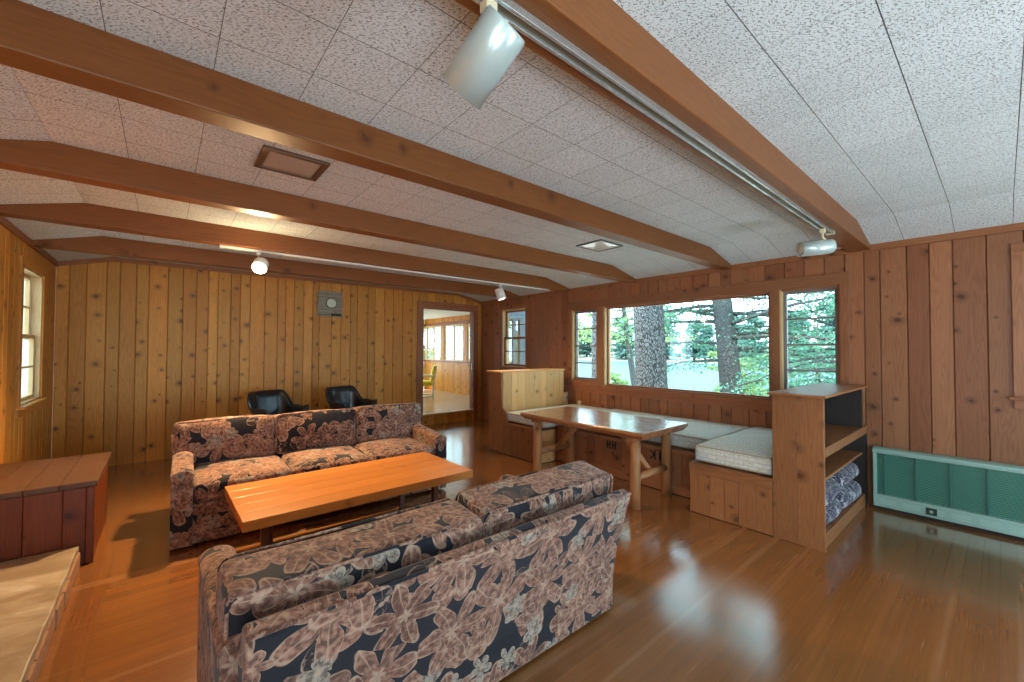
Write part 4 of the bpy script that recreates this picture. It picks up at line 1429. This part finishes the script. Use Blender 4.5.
def tree(name, label, base, trunk, nbr, zlo, zhi, blen, seed, bark, leafm, leafs=.10, per=60, droop=.25, arc=(0, 6.283), group=None, spray=.28):
    """trunk: list of (x, y, z, radius) relative to base; branches carry sprays of small leaves"""
    rnd = random.Random(seed)
    t = thing(name, label, 'tree', base, group=group)
    bm_ = MB(); bm_.tube([p[:3] for p in trunk], [p[3] for p in trunk], 22, wob=.045, caps=True)
    tp = [Vector(p[:3]) for p in trunk]; tr = [p[3] for p in trunk]
    def at(z):
        for a, b, ra, rb in zip(tp[:-1], tp[1:], tr[:-1], tr[1:]):
            if z <= b.z:
                k = (z - a.z) / (b.z - a.z); return a.lerp(b, k), ra + (rb - ra) * k
        return tp[-1], tr[-1]
    lm = MB()
    for i in range(nbr):
        z = zlo + (zhi - zlo) * (i + rnd.random()) / nbr
        p, rr = at(z)
        an = rnd.uniform(*arc)
        L = blen * rnd.uniform(.55, 1.0) * (1 - .45 * (z - zlo) / max(.1, zhi - zlo))
        d = Vector((math.cos(an), math.sin(an), rnd.uniform(-.05, .30)))
        pts = []
        for k in range(7):
            f = k / 6
            q = p + d * (L * f) + Vector((0, 0, -droop * L * f * f)) + Vector((rnd.uniform(-1, 1), rnd.uniform(-1, 1), rnd.uniform(-1, 1))) * (.03 * L * f)
            pts.append(q)
        r0 = min(rr * .35, .012 + .012 * L)
        bm_.tube(pts, [r0 * (1 - .8 * k / 6) for k in range(7)], 6)
        for k in range(per):
            f = rnd.random() ** .7
            j = min(5, int(f * 6)); q = pts[j].lerp(pts[j + 1], f * 6 - j)
            sd = Vector((-d.y, d.x, 0)) * rnd.uniform(-1, 1) * spray * L * (1.15 - f * .6)
            q2 = q + sd + Vector((0, 0, -abs(sd.length) * rnd.uniform(.05, .5) + rnd.uniform(-.06, .05) * L))
            dl = (d * .5 + sd * 1.5 + Vector((rnd.uniform(-.5, .5), rnd.uniform(-.5, .5), rnd.uniform(-.5, .2)))).normalized()
            leaf(lm, q2, dl, leafs * rnd.uniform(.6, 1.3), rnd)
    bm_.build('trunk', bark, t)
    if nbr:
        lm.build('foliage', leafm, t)
    return t

tree('pine_tree', 'thick rough-barked trunk filling the left half of the picture window', (8, 4.85, -.6),
     [(.02, .00, -.3, .40), (.0, .0, .8, .335), (-.02, .03, 2.0, .318), (-.05, .06, 3.2, .305), (-.05, .06, 7, .25), (-.05, .06, 12, .12)], 16, 5.5, 11.5, 2.6, 1, M_BARK, M_CONIFER, .085, 220)
tree('spruce_tree', 'slimmer leaning trunk with bare knots right of centre in the picture window', (9, 3.62, -.6),
     [(.04, -.03, -.2, .235), (.0, .0, 1.0, .215), (-.06, .08, 2.2, .195), (-.12, .17, 3.4, .175), (-.3, .4, 7, .11), (-.4, .5, 9.5, .03)], 110, 1.75, 9.0, 3.2, 2, M_BARK2, M_CONIFER, .055, 300, .16, arc=(-1.95, 1.9))
tree('spruce_tree', 'feathery conifer filling the right-hand casement window', (9.6, 1.55, -.7),
     [(0, 0, -.2, .17), (0, .0, 2, .14), (0, 0, 5, .09), (0, 0, 8.5, .02)], 64, .9, 8.0, 2.7, 3, M_BARK2, M_CONIFER, .055, 330, .30)
tree('maple_sapling', 'yellow-green sapling low behind the slimmer trunk', (13.5, 5.25, -1.0),
     [(0, 0, -.2, .06), (0, 0, 1.2, .05), (.1, 0, 2.4, .02)], 34, .5, 2.3, 1.5, 4, M_BARK2, M_LEAF, .075, 200, .15)
tree('birch_tree', 'thin pale leaning trunk at the left of the picture window', (14, 9.15, -1.1),
     [(.0, -.10, -.3, .13), (-.05, .05, 1.2, .12), (-.16, .32, 3.2, .10), (-.3, .6, 6, .06), (-.4, .8, 8, .02)], 34, 2.7, 7.6, 2.8, 5, M_BARK2, M_LEAF, .085, 260, .2)
tree('pine_tree', 'grey trunk behind the left-hand casement window', (10, 7.78, -.75),
     [(0, 0, -.2, .27), (0, 0, 1.5, .25), (0, 0, 4, .22), (0, 0, 10, .05)], 22, 3.6, 9.5, 2.6, 6, M_BARK, M_CONIFER, .085, 220)
tree('shrub', 'pale green bush low at the left edge of the picture window', (15.5, 11.1, -1.2),
     [(0, 0, -.1, .05), (0, 0, .7, .04), (0, 0, 1.5, .02)], 34, .2, 1.5, 1.2, 7, M_BARK2, M_LEAF, .075, 200, .1)
tree('fir_tree', 'low drooping fir boughs at the lower right of the picture window', (12.6, 3.0, -1.05),
     [(0, 0, -.2, .08), (0, 0, 1.5, .06), (0, 0, 3.2, .015)], 40, .25, 3.0, 1.6, 8, M_BARK2, M_CONIFER, .06, 300, .3)
tree('maple_tree', 'leafy tree outside the sunroom windows', (9.6, 14.0, -.9),
     [(0, 0, -.2, .16), (0, 0, 2, .14), (0, 0, 7, .04)], 90, .6, 6.8, 3.3, 10, M_BARK2, M_LEAF, .11, 220, .2)
# trees along the far bank
rnd = random.Random(77)
kinds = []
for k in range(3):
    sd = 50 + k
    h = (9, 12, 10)[k]
    tt = tree('shore_tree', 'leafy tree on the far bank across the lake', (0, 0, -.9),
              [(0, 0, -.3, .3), (0, 0, h * .4, .22), (0, 0, h, .05)], 60, h * .08, h, h * .36, sd, M_BARK2, M_FAR, .62, 90, .12, group='trees on the far bank', spray=.4)
    kinds.append(tt)
for k, yy in enumerate(range(16, 130, 6)):
    src = kinds[k % 3]
    o = src if k < 3 else copy_thing(src)
    o.location = (101 + rnd.uniform(0, 9), yy + rnd.uniform(-2, 2), -.9)
    o.rotation_euler = (0, 0, rnd.uniform(0, 6))
    s = rnd.uniform(.8, 1.1); o.scale = (s, s, s)
